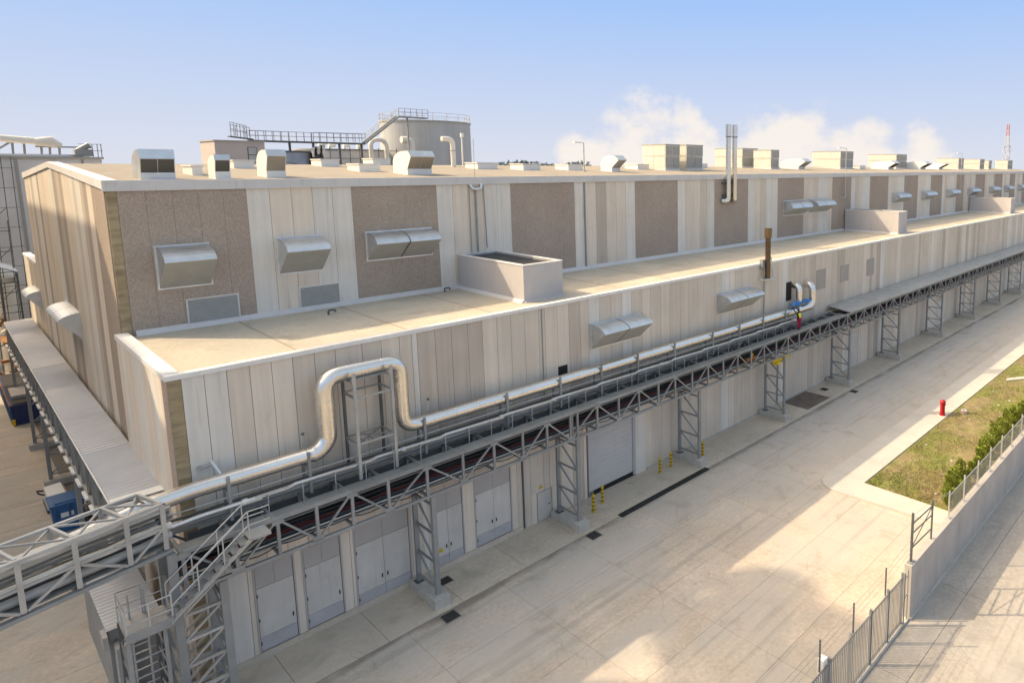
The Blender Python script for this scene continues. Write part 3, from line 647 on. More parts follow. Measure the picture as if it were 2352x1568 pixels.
lamp('third lamp post fixed to the hall wall far right', 111.5, YU-.35, 16.2, 22.3, 1.6, False)
t = thing('mast_pole', 'short white pole standing in front of the big tank', 'pole', (31.2, 55.4, roofz(55.4)))
obj(MB().tube([(31.2, 55.4, 19.8), (31.2, 55.4, 22.5)], .07, 8), 'pole', 'white_paint', t); obj(MB().box(31.1, 31.35, 55.3, 55.5, 22.45, 22.8), 'camera_box', 'white_paint', t)

# ---------------- stacks and flues
t = thing('twin_stack', 'pair of tall polished steel stacks fixed to the hall wall', 'chimney', (48.7, YU-.5, 16.6))
for xx in (48.2, 49.15):
    o = obj(MB().tube(fillet([(xx-.55 if xx < 48.5 else xx+.55, YU-.05, 16.75), (xx, YU-.45, 16.75), (xx, YU-.45, 23.2)], .3, 6), .24, 16), 'stack_pipe', 'stainless', t)
    sub(MB().tube([(xx, YU-.45, 22.75), (xx, YU-.45, 23.85)], .275, 16), 'stack_cap', 'stainless', o)
    sub(MB().tube([(xx, YU-.45, 22.66), (xx, YU-.45, 22.74)], .285, 16), 'band', 'steel_dark', o)
obj(MB().box(47.7, 49.7, YU-.3, YU-.03, 18.35, 18.47).box(47.7, 49.7, YU-.3, YU-.03, 17.2, 17.3), 'bracket', 'steel_dark', t)
t = thing('flue', 'short brown metal flue with golden cap on the annex wall', 'chimney', (41.85, YF-.4, 11))
obj(MB().tube([(41.85, YF-.42, 11.2), (41.85, YF-.42, 14.6)], .22, 18), 'flue_pipe', 'chimney_brown', t); obj(MB().tube([(41.85, YF-.42, 14.45), (41.85, YF-.42, 15.2)], .30, 18), 'flue_cap', 'cap_gold', t)
obj(MB().tube(fillet([(41.0, YF-.1, 11.3), (41.0, YF-.5, 11.15), (42.3, YF-.7, 11.15), (42.3, YF-.4, 12.9)], .1, 4), .05, 8), 'bracket', 'galv', t)
obj(MB().tube([(41.85, YF-.1, 8.3), (41.85, YF-.1, 11.3)], .04, 8).box(41.3, 41.75, YF-.3, YF-.01, 12.0, 12.7), 'drain_tube', 'steel_grey', t)

# ---------------- vent shafts on the annex roof
def shaft(lab, x0, x1, z1):
    t = thing('vent_shaft', lab, 'vent shaft', (x0, 32, ZP-.18), 'grey shafts on the annex roof')
    y0, y1, w = 31.75, YU-.15, .16; zb = ZP-.18
    obj(MB().box(x0, x1, y0, y0+w, zb, z1), 'front_wall', 'box_render', t); obj(MB().box(x0, x1, y1-w, y1, zb, z1), 'back_wall', 'box_render', t)
    obj(MB().box(x0, x0+w, y0+w, y1-w, zb, z1), 'side_wall', 'box_render', t); obj(MB().box(x1-w, x1, y0+w, y1-w, zb, z1), 'side_wall', 'box_render', t)
    rim = MB().box(x0-.03, x1+.03, y0-.03, y0+w+.03, z1+.002, z1+.06).box(x0-.03, x1+.03, y1-w-.03, y1+.03, z1+.002, z1+.06).box(x0-.03, x0+w+.03, y0+w+.03, y1-w-.03, z1+.002, z1+.06).box(x1-w-.03, x1+.03, y0+w+.03, y1-w-.03, z1+.002, z1+.06)
    obj(rim, 'rim', 'coping', t); obj(MB().box(x0+w, x1-w, y0+w, y1-w, z1-.16, z1-.10), 'netting', 'net_dark', t)
    obj(MB().prism([(x0-.22, zb), (x0-.002, zb), (x0-.002, zb+.16)], 'y', y0, y1).box(x0, x1, y0-.16, y0-.002, zb, zb+.08), 'flashing', 'fascia', t)
shaft('square grey vent shaft with dark open top on the annex roof', 21.2, 23.9, 14.33)
shaft('second grey vent shaft on the annex roof, behind the brown flue', 71.7, 74.1, 14.75)
shaft('third grey vent shaft, far right on the annex roof', 117.1, 119.5, 14.75)

# ================================================================== PIPE BRIDGE
YO, YI, ZB, ZT = 27.4, 29.2, 5.27, 6.87
br = thing('pipe_bridge', 'long grey steel truss pipe bridge running along the annex wall', 'pipe bridge', (4.4, YO, ZB))
posts = [4.5, 5.97, 7.29, 8.6, 9.9, 11.33, 13.0, 14.7, 16.3, 17.9, 19.35, 20.85, 22.7, 24.3, 25.9, 27.55, 29.05]
while posts[-1] < 148: posts.append(posts[-1]+1.62)
for s0 in range(0, len(posts)-1, 4):
    a, b = posts[s0], posts[min(s0+4, len(posts)-1)]
    for yy in (YO, YI):
        beam('chord', 'steel_grey', br, (a, yy, ZB+.06), (b, yy, ZB+.06), .12, .13); beam('chord', 'steel_grey', br, (a, yy, ZT-.06), (b, yy, ZT-.06), .12, .13)
for i, x in enumerate(posts):
    beam('post', 'steel_grey', br, (x, YO, ZB+.125), (x, YO, ZT-.125), .11, .10); beam('post', 'steel_grey', br, (x, YI, ZB+.125), (x, YI, ZT-.125), .11, .10)
    beam('cross_beam', 'steel_grey', br, (x, YO+.06, ZB+.08), (x, YI-.06, ZB+.08), .10, .10); beam('cross_beam', 'steel_grey', br, (x, YO+.06, ZT-.2), (x, YI-.06, ZT-.2), .10, .12)
    if i+1 < len(posts):
        x2 = posts[i+1]; up = (i % 2 == 1)
        za, zb = (ZB+.14, ZT-.14) if up else (ZT-.14, ZB+.14)
        beam('brace', 'steel_grey', br, (x+.05, YO, za), (x2-.05, YO, zb), .075, .075)
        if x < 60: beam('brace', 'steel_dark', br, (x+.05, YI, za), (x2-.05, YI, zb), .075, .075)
beam('post', 'steel_grey', br, (21.32, YO, ZB+.125), (21.32, YO, ZT-.125), .11, .10); beam('post', 'steel_grey', br, (20.98, YO-.0, ZB+.125), (20.98, YO, ZT-.125), .06, .10)
x = 4.5
while x < 52:
    x2 = min(x+1.3, 52.0); block('deck_plate', 'deck_plate', br, x+.008, x2-.008, YO+.065, 28.32, ZT-.20, ZT-.145); x = x2
x = 52.05
while x < 148:
    x2 = min(x+4, 148)
    obj(MB().prism([(YO-.16, ZT+.06), (YI+.42, ZT+.34), (YI+.42, ZT+.38), (YO-.16, ZT+.10)], 'x', x+.004, x2-.004), 'cover_sheet', 'steel_light', br); x = x2
# bottom tray and inside pipes
block('cable_tray', 'deck_plate', br, 4.5, 148, 28.1, 29.1, ZB+.16, ZB+.2)
for nm_, m, y, z, r in (('red_pipe', 'pipe_red', 27.95, 5.98, .035), ('red_pipe', 'pipe_red', 28.12, 5.80, .03), ('inner_pipe', 'steel_dark', 28.3, 6.3, .10), ('inner_pipe', 'steel_grey', 28.0, 6.35, .045), ('inner_pipe', 'cable_black', 28.6, 6.1, .12),
                       ('inner_pipe', 'steel_grey', 27.75, 5.62, .04), ('inner_pipe', 'cable_black', 28.8, 5.75, .16), ('inner_pipe', 'steel_dark', 28.35, 5.6, .09), ('inner_pipe', 'pipe_small', 28.15, 5.55, .05)):
    obj(MB().tube([(4.4, y, z), (148, y, z)], r, 8), nm_, m, br)
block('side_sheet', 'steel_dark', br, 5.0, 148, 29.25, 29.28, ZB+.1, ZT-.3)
for i, x in enumerate(posts):
    if x > 62: break
    z = ZT-.17 if i % 2 == 0 else ZB+.17
    block('gusset', 'steel_grey', br, x-.2, x+.2, YO-.065, YO-.05, z-.11, z+.11)
for q, (yy, zc, sg) in enumerate(((27.52, 5.72, .16), (27.62, 6.25, .12), (27.5, 6.45, .07))):
    pts = []
    for i in range(0, 30):
        a, b = posts[i], posts[i+1]
        for k in range(4): f = k/4; pts.append((a+(b-a)*f, yy, zc-sg*4*f*(1-f)*(.6+.4*math.sin(i*1.7+q))))
    obj(MB().tube(pts, .022, 6), 'cable', 'cable_black', br)
# guard rail on deck
for z, r in ((7.5, .022),):
    o = obj(MB().tube([(6.9, 28.28, z), (43.6, 28.28, z)], r, 6), 'guard_rail', 'galv_rail', br)
x = 7.3
while x < 43.6:
    beam('rail_post', 'galv_rail', br, (x, 28.28, ZT-.145), (x, 28.28, 7.5), .03); x += 1.18
# support towers
bents = [(13.2, 'steel support tower between the grey doors, nearest in view'), (21.3, 'steel support tower left of the roller door'), (31.4, 'steel support tower with yellow bollard, right of the roller door'), (41.6, 'steel support tower left of the damp patch'),
         (52.3, 'steel support tower right of the damp patch'), (63.0, 'third steel support tower right of the damp patch, sixth in all'), (75.2, 'steel support tower beyond the red hydrant'), (86.8, 'far steel support tower, third from the right end'), (98.3, 'far steel support tower, second from the right end'), (109, 'last steel support tower at the right edge'), (120, 'support tower hidden past the right edge of the picture')]
bents[5] = (63.0, 'steel support tower, second one right of the damp patch'); bents[6] = (75.2, 'steel support tower, third one right of the damp patch')
for bx, lab in bents[:10]:
    t = thing('support_tower', lab, 'steel tower', (bx, 28.3, 0), 'towers carrying the pipe bridge')
    for yy in (YO, YI):
        beam('leg', 'steel_grey', t, (bx, yy, .42), (bx, yy, ZB-.004), .20, .16); block('base_plate', 'steel_dark', t, bx-.2, bx+.2, yy-.2, yy+.2, .402, .43)
    zz_ = [.75, 1.55, 2.0, 2.95, 3.4, 4.35, 4.8]
    for k in (0, 2, 4, 6): beam('strut', 'steel_grey', t, (bx, YO+.08, zz_[k]), (bx, YI-.08, zz_[k]), .08)
    for k, (a, b) in enumerate(((.8, 1.95), (2.05, 3.35), (3.45, 4.75))):
        p, q = ((YI-.09, a), (YO+.09, b)) if k % 2 == 0 else ((YO+.09, a), (YI-.09, b))
        p, q = ((YI-.09, b), (YO+.09, a))
        beam('brace', 'steel_grey', t, (bx, p[0], p[1]), (bx, q[0], q[1]), .07)
    obj(MB().box(bx-.3, bx+.3, 27.05, 29.6, 0, .40), 'footing', 'footing', t); obj(MB().box(bx-.36, bx+.36, 27.0, 27.72, .0, .5).box(bx-.2, bx+.2, 27.2, 27.6, .5, .52), 'pad', 'footing', t)
# corner tower carrying both bridges
t = thing('corner_tower', 'four-legged grey steel tower under the stairs at the building corner', 'steel tower', (4.85, 28.3, 0))
for xx in (4.2, 5.5):
    for yy in (YO, YI): beam('leg', 'steel_grey', t, (xx, yy, .3), (xx, yy, 6.9 if xx < 5 else ZB-.01), .24, .2); block('base_plate', 'footing', t, xx-.3, xx+.3, yy-.3, yy+.3, 0, .299)
for k in range(5):
    z = .7+k*.95
    for yy in (YO, YI): beam('strut', 'steel_light', t, (4.32, yy, z), (5.38, yy, z), .10); beam('brace', 'steel_light', t, (4.32, yy, z+.05), (5.38, yy, z+.9), .08)
    for xx in (4.2, 5.5): beam('strut', 'steel_grey', t, (xx, YO+.1, z), (xx, YI-.1, z), .08); beam('brace', 'steel_grey', t, (xx, YO+.1, z+.05), (xx, YI-.1, z+.9), .07)

# big insulated pipe with expansion loop
YP = 28.92
t = thing('insulated_pipe', 'large shiny metal-clad pipe with upright expansion loop above the bridge', 'pipe', (9, YP, 8.2))
path = [(1.6, 28.05, 8.05), (4.1, 28.75, 8.26), (5.2, YP, 8.27), (9.35, YP, 8.27), (9.72, YP, 8.75), (9.72, YP, 11.33), (12.80, YP, 11.33), (12.80, YP, 8.22), (46.9, YP, 8.02), (48.05, YP, 8.05), (48.05, YP, 9.85), (48.05, YF+.3, 9.95)]
pp = fillet(path, .62, 8)
rad = []
for p in pp:
    r = .30
    if 9.1 < p.x < 10.2 and p.z < 11.2: r = .35
    elif 9.3 < p.x < 10.9: r = .33
    elif p.x > 46: r = .31
    rad.append(r)
obj(MB().tube(pp, rad, 28), 'cladding', 'pipe_clad', t)
sm = MB()
def ring(c, d, r): d = Vector(d).normalized(); c = Vector(c); sm.tube([c-d*.012, c+d*.012], r+.008, 28)
for x in (5.6, 6.7, 7.8, 8.85, 14.1, 15.2, 16.4): ring((x, YP, 8.27 if x < 10 else 8.215), (1, 0, 0), .305)
x = 17.6
while x < 46: ring((x, YP, 8.22-.2*(x-12.8)/34), (1, 0, 0), .305); x += 1.2
for z in (9.5, 10.35): ring((9.72, YP, z), (0, 0, 1), .355)
for z in (9.3, 10.2): ring((12.80, YP, z), (0, 0, 1), .305)
for x in (10.6, 11.3, 12.0): ring((x, YP, 11.33), (1, 0, 0), .305 if x > 11 else .32)
obj(sm, 'seam_band', 'pipe_clad', t)
t2 = thing('branch_elbow', 'short shiny pipe elbow dropping from the dark wall opening', 'pipe', (46, YF, 9))
obj(MB().tube(fillet([(46.2, YF+.3, 10.0), (46.2, 29.1, 10.0), (46.2, 29.1, 8.55)], .55, 8), .27, 22), 'elbow', 'pipe_clad', t2)
obj(MB().box(45.15, 46.0, YF-.006, YF+.02, 8.75, 10.35), 'opening_plate', 'black', t2)
for lab, px, dx in (('bright blue wrap under the short pipe elbow', 45.4, 1.1), ('bright blue wrap between the elbow and the clad pipe bend', 46.95, .8)):
    bm = bmesh.new(); bmesh.ops.create_icosphere(bm, subdivisions=3, radius=1)
    for v in bm.verts:
        n = .18*math.sin(v.co.x*7+px)+.15*math.sin(v.co.y*9+v.co.z*5); v.co = Vector((v.co.x*dx*.62*(1+n), v.co.y*.30*(1+n), v.co.z*.17*(1+n)))+Vector((px, 28.85, 8.62))
    me = bpy.data.meshes.new('tarp'); bm.to_mesh(me); bm.free(); me.materials.append(M['blue_bright']); o = bpy.data.objects.new('blue_wrap', me); col.objects.link(o); tag(o, lab, 'tarp', 'blue wraps at the pipe bend')
# pipe rests
for i, x in enumerate([6.2, 8.86, 13.6, 17.87, 21.17, 24.08, 26.98, 30.3, 34.2, 37.3, 40.3, 43.4]):
    beam('pipe_rest', 'steel_grey', br, (x, 28.58, ZT-.06), (x, 28.58, 8.52), .10, .10); beam('pipe_rest', 'steel_grey', br, (x, 28.58, 7.92), (x, 29.2, 7.92), .08, .08)
    beam('pipe_rest', 'steel_grey', br, (x, 29.25, ZT-.06), (x, 29.25, 8.3), .08, .08)
# small pipes beside it
t = thing('small_pipe', 'thin pale steam pipe running in front of the large clad pipe', 'pipe', (10, 28.45, 7.4))
pts = [(1.5, 27.6, 7.35), (4.3, 28.25, 7.45)]; rr = random.Random(5); x = 5.2
pts.append((x, 28.43, 7.42))
while x < 45: x += 3.1; pts += [(x-.3, 28.43, 7.40), (x, 28.43, 7.46)]
obj(MB().tube(pts, .085, 12), 'cladding', 'pipe_small', t)
fl = MB()
for x in (6.5, 12.4, 17.3, 20.5, 28.8): fl.tube([(x, 28.43, 7.42), (x+.18, 28.43, 7.42)], .125, 12)
obj(fl, 'flange', 'pipe_small', t)
t = thing('lower_pipe', 'dull grey pipe lying on the bridge behind the thin steam pipe', 'pipe', (10, 28.75, 7.1))
obj(MB().tube([(4.4, 28.8, 7.15), (45, 28.8, 7.1)], .11, 10), 'tube', 'steel_grey', t); obj(MB().tube([(4.4, 29.1, 7.3), (45, 29.1, 7.3)], .06, 8), 'tube', 'steel_dark', t); obj(MB().tube([(4.4, 28.62, 7.72), (47, 28.62, 7.7)], .03, 8), 'conduit', 'steel_light', t)
# loop frame
t = thing('loop_frame', 'grey steel frame standing inside the pipe expansion loop', 'steel frame', (11.3, 28.7, 6.9))
FX0, FX1, FY0, FY1 = 10.62, 12.12, 28.25, 29.45
for xx in (FX0, FX1):
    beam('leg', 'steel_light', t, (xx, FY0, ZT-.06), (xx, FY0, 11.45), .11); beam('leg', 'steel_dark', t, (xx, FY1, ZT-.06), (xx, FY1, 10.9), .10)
    for z in (8.35, 10.35, 11.0): beam('tie', 'steel_grey', t, (xx, FY0+.05, z), (xx, FY1-.05, z), .07)
    beam('brace', 'steel_grey', t, (xx, FY0+.05, 7.2), (xx, FY1-.05, 8.3), .05)
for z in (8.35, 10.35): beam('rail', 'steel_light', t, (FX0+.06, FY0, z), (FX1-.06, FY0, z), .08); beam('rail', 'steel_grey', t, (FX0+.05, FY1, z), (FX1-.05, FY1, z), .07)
beam('rail', 'steel_grey', t, (FX0, 28.7, 11.03), (FX1, 28.7, 11.03), .09)
beam('brace', 'steel_grey', t, (FX0, FY0, 8.4), (FX1, FY1, 8.4), .05); beam('brace', 'steel_grey', t, (FX1, FY0, 8.42), (FX0, FY1, 8.42), .05)
for k in range(3): beam('brace', 'steel_grey', t, (FX0+.3+.35*k, FY0+.1, 8.36), (FX0+.3+.35*k, FY1-.2, 8.36), .04)
# valves on the clad pipe
for lab, x in (('slim valve spindle leaning on the clad pipe right of the loop', 14.0), ('slim valve spindle behind the clad pipe left of the loop', 8.75)):
    t = thing('valve_spindle', lab, 'valve', (x, 29.3, 8.2), 'valve spindles'); obj(MB().tube([(x, 29.25, 7.8), (x+.22, 29.4, 9.05)], .022, 6), 'spindle', 'galv_rail', t); obj(MB().tube([(x+.2, 29.4, 9.0), (x+.25, 29.4, 9.08)], .06, 8), 'knob', 'steel_dark', t)
t = thing('wall_lamp', 'small floodlight bracket on the annex wall above the left pipe', 'lamp', (5.8, YF, 8.6)); obj(MB().box(5.55, 5.68, YF-.12, YF-.01, 8.66, 8.8).tube([(5.65, YF-.06, 8.72), (6.05, YF-.1, 8.76)], .05, 8), 'bracket', 'steel_light', t); obj(MB().bar((5.95, YF-.2, 8.95), (6.15, YF-.75, 8.35), .09, .05), 'arm', 'galv', t)

# person working by the elbow
def skin(name, verts, edges, radii, m, parent=None, lv=2):
    me = bpy.data.meshes.new(name); me.from_pydata(verts, edges, []); o = bpy.data.objects.new(name, me); col.objects.link(o); me.materials.append(M[m])
    sk = o.modifiers.new('s', 'SKIN'); sk.use_smooth_shade = True; ss = o.modifiers.new('d', 'SUBSURF'); ss.levels = ss.render_levels = lv
    for i, r in enumerate(radii): me.skin_vertices[0].data[i].radius = (r, r)
    me.skin_vertices[0].data[0].use_root = True
    return o
bz = ZT-.145
B = lambda x, y, z: (44.55+x, 28.0+y, bz+z)
pv = [B(0,0,.92), B(0,.02,1.12), B(0,.05,1.34), B(0,.06,1.46), B(0,.08,1.56), B(0,.09,1.66),
      B(-.2,.06,1.40), B(-.26,.28,1.52), B(-.2,.50,1.74), B(-.18,.56,1.82),
      B(.2,.06,1.40), B(.28,.28,1.50), B(.24,.48,1.70), B(.22,.54,1.78),
      B(-.10,0,.86), B(-.11,.03,.47), B(-.11,-.02,.08), B(-.11,.13,.04), B(.10,0,.86), B(.13,.05,.47), B(.14,.0,.08), B(.14,.15,.04)]
pe = [(0,1),(1,2),(2,3),(3,4),(4,5),(2,6),(6,7),(7,8),(8,9),(2,10),(10,11),(11,12),(12,13),(0,14),(14,15),(15,16),(16,17),(0,18),(18,19),(19,20),(20,21)]
pr = [.15,.15,.17,.06,.085,.095,.07,.052,.042,.038,.07,.052,.042,.038,.095,.066,.05,.045,.095,.066,.05,.045]
per = skin('person', pv, pe, pr, 'dark_cloth'); tag(per, 'worker in yellow vest and red trousers reaching up to the pipe bend', 'person')
o = skin('vest', pv[:3]+[pv[6], pv[10]], [(0,1),(1,2),(2,3),(2,4)], [.165,.17,.185,.075,.075], 'hivis'); o.parent = per
o = skin('trousers', [pv[0]]+pv[14:17]+pv[18:21], [(0,1),(1,2),(2,3),(0,4),(4,5),(5,6)], [.16,.11,.085,.068,.11,.085,.068], 'trouser_red'); o.parent = per
bm = bmesh.new(); bmesh.ops.create_uvsphere(bm, u_segments=16, v_segments=10, radius=.128); bmesh.ops.translate(bm, verts=bm.verts, vec=B(0,.09,1.67))
bmesh.ops.delete(bm, geom=[v for v in bm.verts if v.co.z < bz+1.64], context='VERTS')
me = bpy.data.meshes.new('helmet'); bm.to_mesh(me); bm.free(); me.materials.append(M['steel_dark']); o = bpy.data.objects.new('helmet', me); col.objects.link(o); o.parent = per

# ================================================================== LEFT GANTRY
ga = thing('pipe_gantry', 'open pale steel truss gantry full of pipes leaving the picture bottom left', 'pipe bridge', (4.1, 27.5, 6.95))
ux, uy = -.966, -.259                      # direction away from the corner
def GP(s, w, z): return (4.12+ux*s - uy*w*1.0, 27.5+uy*s + (-ux)*w*1.0, z)
def GP(s, w, z): return (4.12+ux*s + .259*(-w), 27.5+uy*s + .966*w, z)
gs = [0, .98, 2.25, 3.5, 4.75, 6.0, 7.25, 8.5]; zb_, zt_ = 6.98, 8.68
for w in (0, 1.5):
    for a, b in ((0, 4), (4, 7)):
        beam('chord', 'steel_light', ga, GP(gs[a], w, zt_), GP(gs[b], w, zt_), .10, .12); beam('chord', 'steel_grey', ga, GP(gs[a]-.15, w, zb_), GP(gs[b], w, zb_), .12, .2)
        beam('chord', 'steel_light', ga, GP(gs[a], w, 7.85), GP(gs[b], w, 7.85), .07, .09)
    for i, s in enumerate(gs):
        beam('post', 'steel_light', ga, GP(s, w, zb_+.1), GP(s, w, zt_-.06), .13, .11)
        if i+1 < len(gs):
            a, b = (zb_+.12, 7.8) if i % 2 else (7.8, zb_+.12)
            beam('brace', 'steel_light', ga, GP(s+.08, w, a), GP(gs[i+1]-.08, w, b), .08, .08)
for i, s in enumerate(gs):
    beam('cross_beam', 'steel_light', ga, GP(s, .06, zt_), GP(s, 1.44, zt_), .13, .08); beam('cross_beam', 'steel_grey', ga, GP(s, .06, zb_), GP(s, 1.44, zb_), .12, .12)
    if i+1 < len(gs):
        beam('top_brace', 'steel_light', ga, GP(s+.05, .06, zt_+.02), GP(gs[i+1]-.05, 1.44, zt_+.02), .06, .05); beam('top_brace', 'steel_light', ga, GP(s+.05, 1.44, zt_-.03), GP(gs[i+1]-.05, .06, zt_-.03), .06, .05)
rr = random.Random(2)
for nm_, m, w, z, r in (('wrapped_pipe', 'pipe_white', .95, 8.12, .30), ('pipe', 'pipe_white', .28, 7.75, .12), ('pipe', 'steel_light', .35, 7.35, .14), ('pipe', 'steel_dark', .75, 7.4, .16), ('pipe', 'steel_light', 1.15, 7.45, .12), ('pipe', 'steel_dark', .15, 8.1, .05), ('pipe', 'steel_dark', .3, 8.2, .04), ('pipe', 'steel_light', .22, 8.42, .045), ('pipe', 'steel_dark', .5, 8.45, .04), ('pipe', 'pipe_white', 1.3, 7.7, .07)):
    pts = [GP(s, w+.04*rr.uniform(-1, 1), z+(.03 if r < .2 else .015)*rr.uniform(-1, 1)) for s in (-.3, .6, 1.4, 2.2, 3.1, 4, 5, 6, 7.2, 8.5)]
    obj(MB().tube(pts, [r*rr.uniform(.93, 1.07) for _ in pts], 14), nm_, m, ga)
tr = thing('pipe_duct_cover', 'pale flat cover strip lying between the corner gantry pipes', 'cover', (4, 28, 7.1)); obj(MB().bar(GP(-.2, .5, 7.12), GP(8.5, .5, 7.12), .8, .04), 'plate', 'deck_plate', tr)
tr['label'] = 'grey walkway plate along the floor of the corner gantry'; tr['category'] = 'walkway'; tr.name = 'walkway_plate'

# ================================================================== STAIRS
st = thing('steel_stair', 'grey steel stair flight from the bridge deck down to a landing', 'stairs', (5, 26.9, 4.9))
SX0, SZ0, SX1, SZ1, SY0, SY1 = 3.93, 4.98, 6.2, 6.8, 26.55, 27.25
for yy in (SY0, SY1): beam('stringer', 'steel_light', st, (SX0-.05, yy, SZ0), (SX1+.05, yy, SZ1), .05, .22)
for k in range(9):
    f = (k+.6)/9.2; x, z = SX0+(SX1-SX0)*f, SZ0+(SZ1-SZ0)*f; block('tread', 'steel_grey', st, x-.13, x+.13, SY0+.03, SY1-.03, z-.02, z+.02)
block('top_landing', 'steel_light', st, SX1, 6.85, SY0-.02, YO-.07, SZ1-.06, SZ1+.02)
block('landing', 'steel_light', st, 2.78, SX0+.02, 26.5, 28.0, 4.86, 4.92); block('toe_plate', 'steel_grey', st, 2.76, 3.95, 26.46, 26.5, 4.86, 5.16)
for zz2, m in ((.55, 'galv_rail'), (1.05, 'galv_rail')):
    for yy in (SY0, SY1):
        obj(MB().tube([(SX0, yy, SZ0+zz2), (SX1, yy, SZ1+zz2), (6.85, yy, SZ1+zz2)], .024, 6), 'hand_rail', m, st)
    if zz2 > 1 or True: obj(MB().tube([(3.95, 26.5, 4.9+zz2), (2.78, 26.5, 4.9+zz2), (2.78, 28.0, 4.9+zz2), (3.95, 28.0, 4.9+zz2)], .022, 6), 'landing_rail', m, st)
for f in (0, .33, .66, 1):
    for yy in (SY0, SY1): x, z = SX0+(SX1-SX0)*f, SZ0+(SZ1-SZ0)*f; beam('baluster', 'galv_rail', st, (x, yy, z), (x, yy, z+1.05), .035)
for p in ((2.78, 26.5), (2.78, 27.25), (2.78, 28.0), (3.4, 28.0), (3.35, 26.5), (3.92, 28.0)): beam('baluster', 'galv_rail', st, (p[0], p[1], 4.9), (p[0], p[1], 5.95), .035)
beam('bracket', 'steel_grey', st, (4.1, YO, 4.8), (2.85, 26.6, 4.8), .1); beam('bracket', 'steel_grey', st, (6.5, SY0, SZ1-.08), (6.0, YO, 5.9), .08)
# caged ladder tower below
ld = thing('ladder_tower', 'caged steel ladder with slim posts below the stair landing', 'ladder', (3.2, 27.4, 0))
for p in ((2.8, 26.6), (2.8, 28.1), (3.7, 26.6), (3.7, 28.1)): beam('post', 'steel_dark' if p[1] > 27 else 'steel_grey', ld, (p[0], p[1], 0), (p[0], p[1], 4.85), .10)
for k in range(7):
    z = .4+k*.62
    for a, b in (((2.8, 26.6), (3.7, 26.6)), ((2.8, 28.1), (3.7, 28.1)), ((2.8, 26.65), (2.8, 28.05)), ((3.7, 26.65), (3.7, 28.05))): beam('cage_hoop', 'steel_grey', ld, (*a, z), (*b, z), .04)
for xx in (3.05, 3.45): beam('ladder_rail', 'steel_light', ld, (xx, 27.9, 0), (xx, 27.9, 5.8), .05)
for k in range(16): beam('rung', 'steel_light', ld, (3.05, 27.9, .3+k*.3), (3.45, 27.9, .3+k*.3), .03)
for k in range(3): beam('brace', 'steel_grey', ld, (2.8, 26.6, .4+k*1.3), (2.8, 28.1, 1.6+k*1.3), .05)

# ================================================================== COVERED CONVEYOR ON THE LEFT
cv = thing('covered_conveyor', 'covered truss conveyor with corrugated grey roof along the gable wall', 'conveyor', (4.2, 55, 0))
CX0, CX1, CY0, CY1, CZ = 3.46, 5.02, 32.75, 77.5, 7.2
def corr_sheet(x0, x1, y0, y1, z, amp=.065, pitch=.36, th=.01, slope=0.):
    n = max(2, int((y1-y0)/pitch*6)); mb = MB(); vs = []
    for i in range(n+1):
        y = y0+(y1-y0)*i/n; zz = z+amp*math.sin(2*math.pi*y/pitch)
        vs += [(x0, y, zz-slope), (x1, y, zz), (x1, y, zz-th), (x0, y, zz-th-slope)]
    fs = []
    for i in range(n):
        a = 4*i; fs += [(a, a+1, a+5, a+4), (a+2, a+3, a+7, a+6), (a, a+4, a+7, a+3), (a+1, a+2, a+6, a+5)]
    fs += [(0, 3, 2, 1), (4*n, 4*n+1, 4*n+2, 4*n+3)]
    return mb.add(vs, fs)
y = CY0
while y < CY1:
    y2 = min(CY1, y+6.4); obj(corr_sheet(CX0, CX1, y+.01, y2-.01, CZ+.03, slope=.06), 'roof_sheet', 'corr', cv); y = y2
obj(MB().box(CX0-.02, CX1-.02, 32.3, CY0+.12, CZ+.055, CZ+.09), 'ridge_flashing', 'white_paint', cv)
obj(corr_sheet(CX0+.02, CX1-.04, 31.6, 32.28, CZ-.0), 'end_sheet', 'corr', cv)
beam('edge_trim', 'white_paint', cv, (CX0-.03, CY0, CZ-.05), (CX0-.03, CY1, CZ-.05), .04, .08)
for z in (5.35, 7.0):
    for xx in (CX0+.05, CX1-.12): beam('chord', 'steel_light' if z < 6 else 'steel_grey', cv, (xx, 31.5, z), (xx, CY1, z), .12, .12)
y = 31.6; k = 0
while y < CY1:
    beam('post', 'steel_grey', cv, (CX0+.05, y, 5.41), (CX0+.05, y, 6.94), .10); 
    if y+1.5 < CY1: beam('brace', 'steel_grey', cv, (CX0+.05, y+.05, 5.45 if k % 2 else 6.9), (CX0+.05, y+1.45, 6.9 if k % 2 else 5.45), .07)
    y += 1.5; k += 1
obj(MB().box(CX0+.35, CX1-.3, 31.6, CY1, 5.5, 5.9), 'belt_bed', 'steel_dark', cv)
obj(MB().tube([(CX0+.25, 31.4, 6.3), (CX0+.25, CY1, 6.3)], .12, 8), 'pipe', 'cable_black', cv)
y = 33.2
while y < CY1: obj(MB().prism([(CX0-.12, y), (CX0+.02, y), (CX0+.02, y+1.1), (CX0-.12, y+1.1)], 'z', 5.2, 5.29), 'foot_plate', 'white_paint', cv); y += 1.9
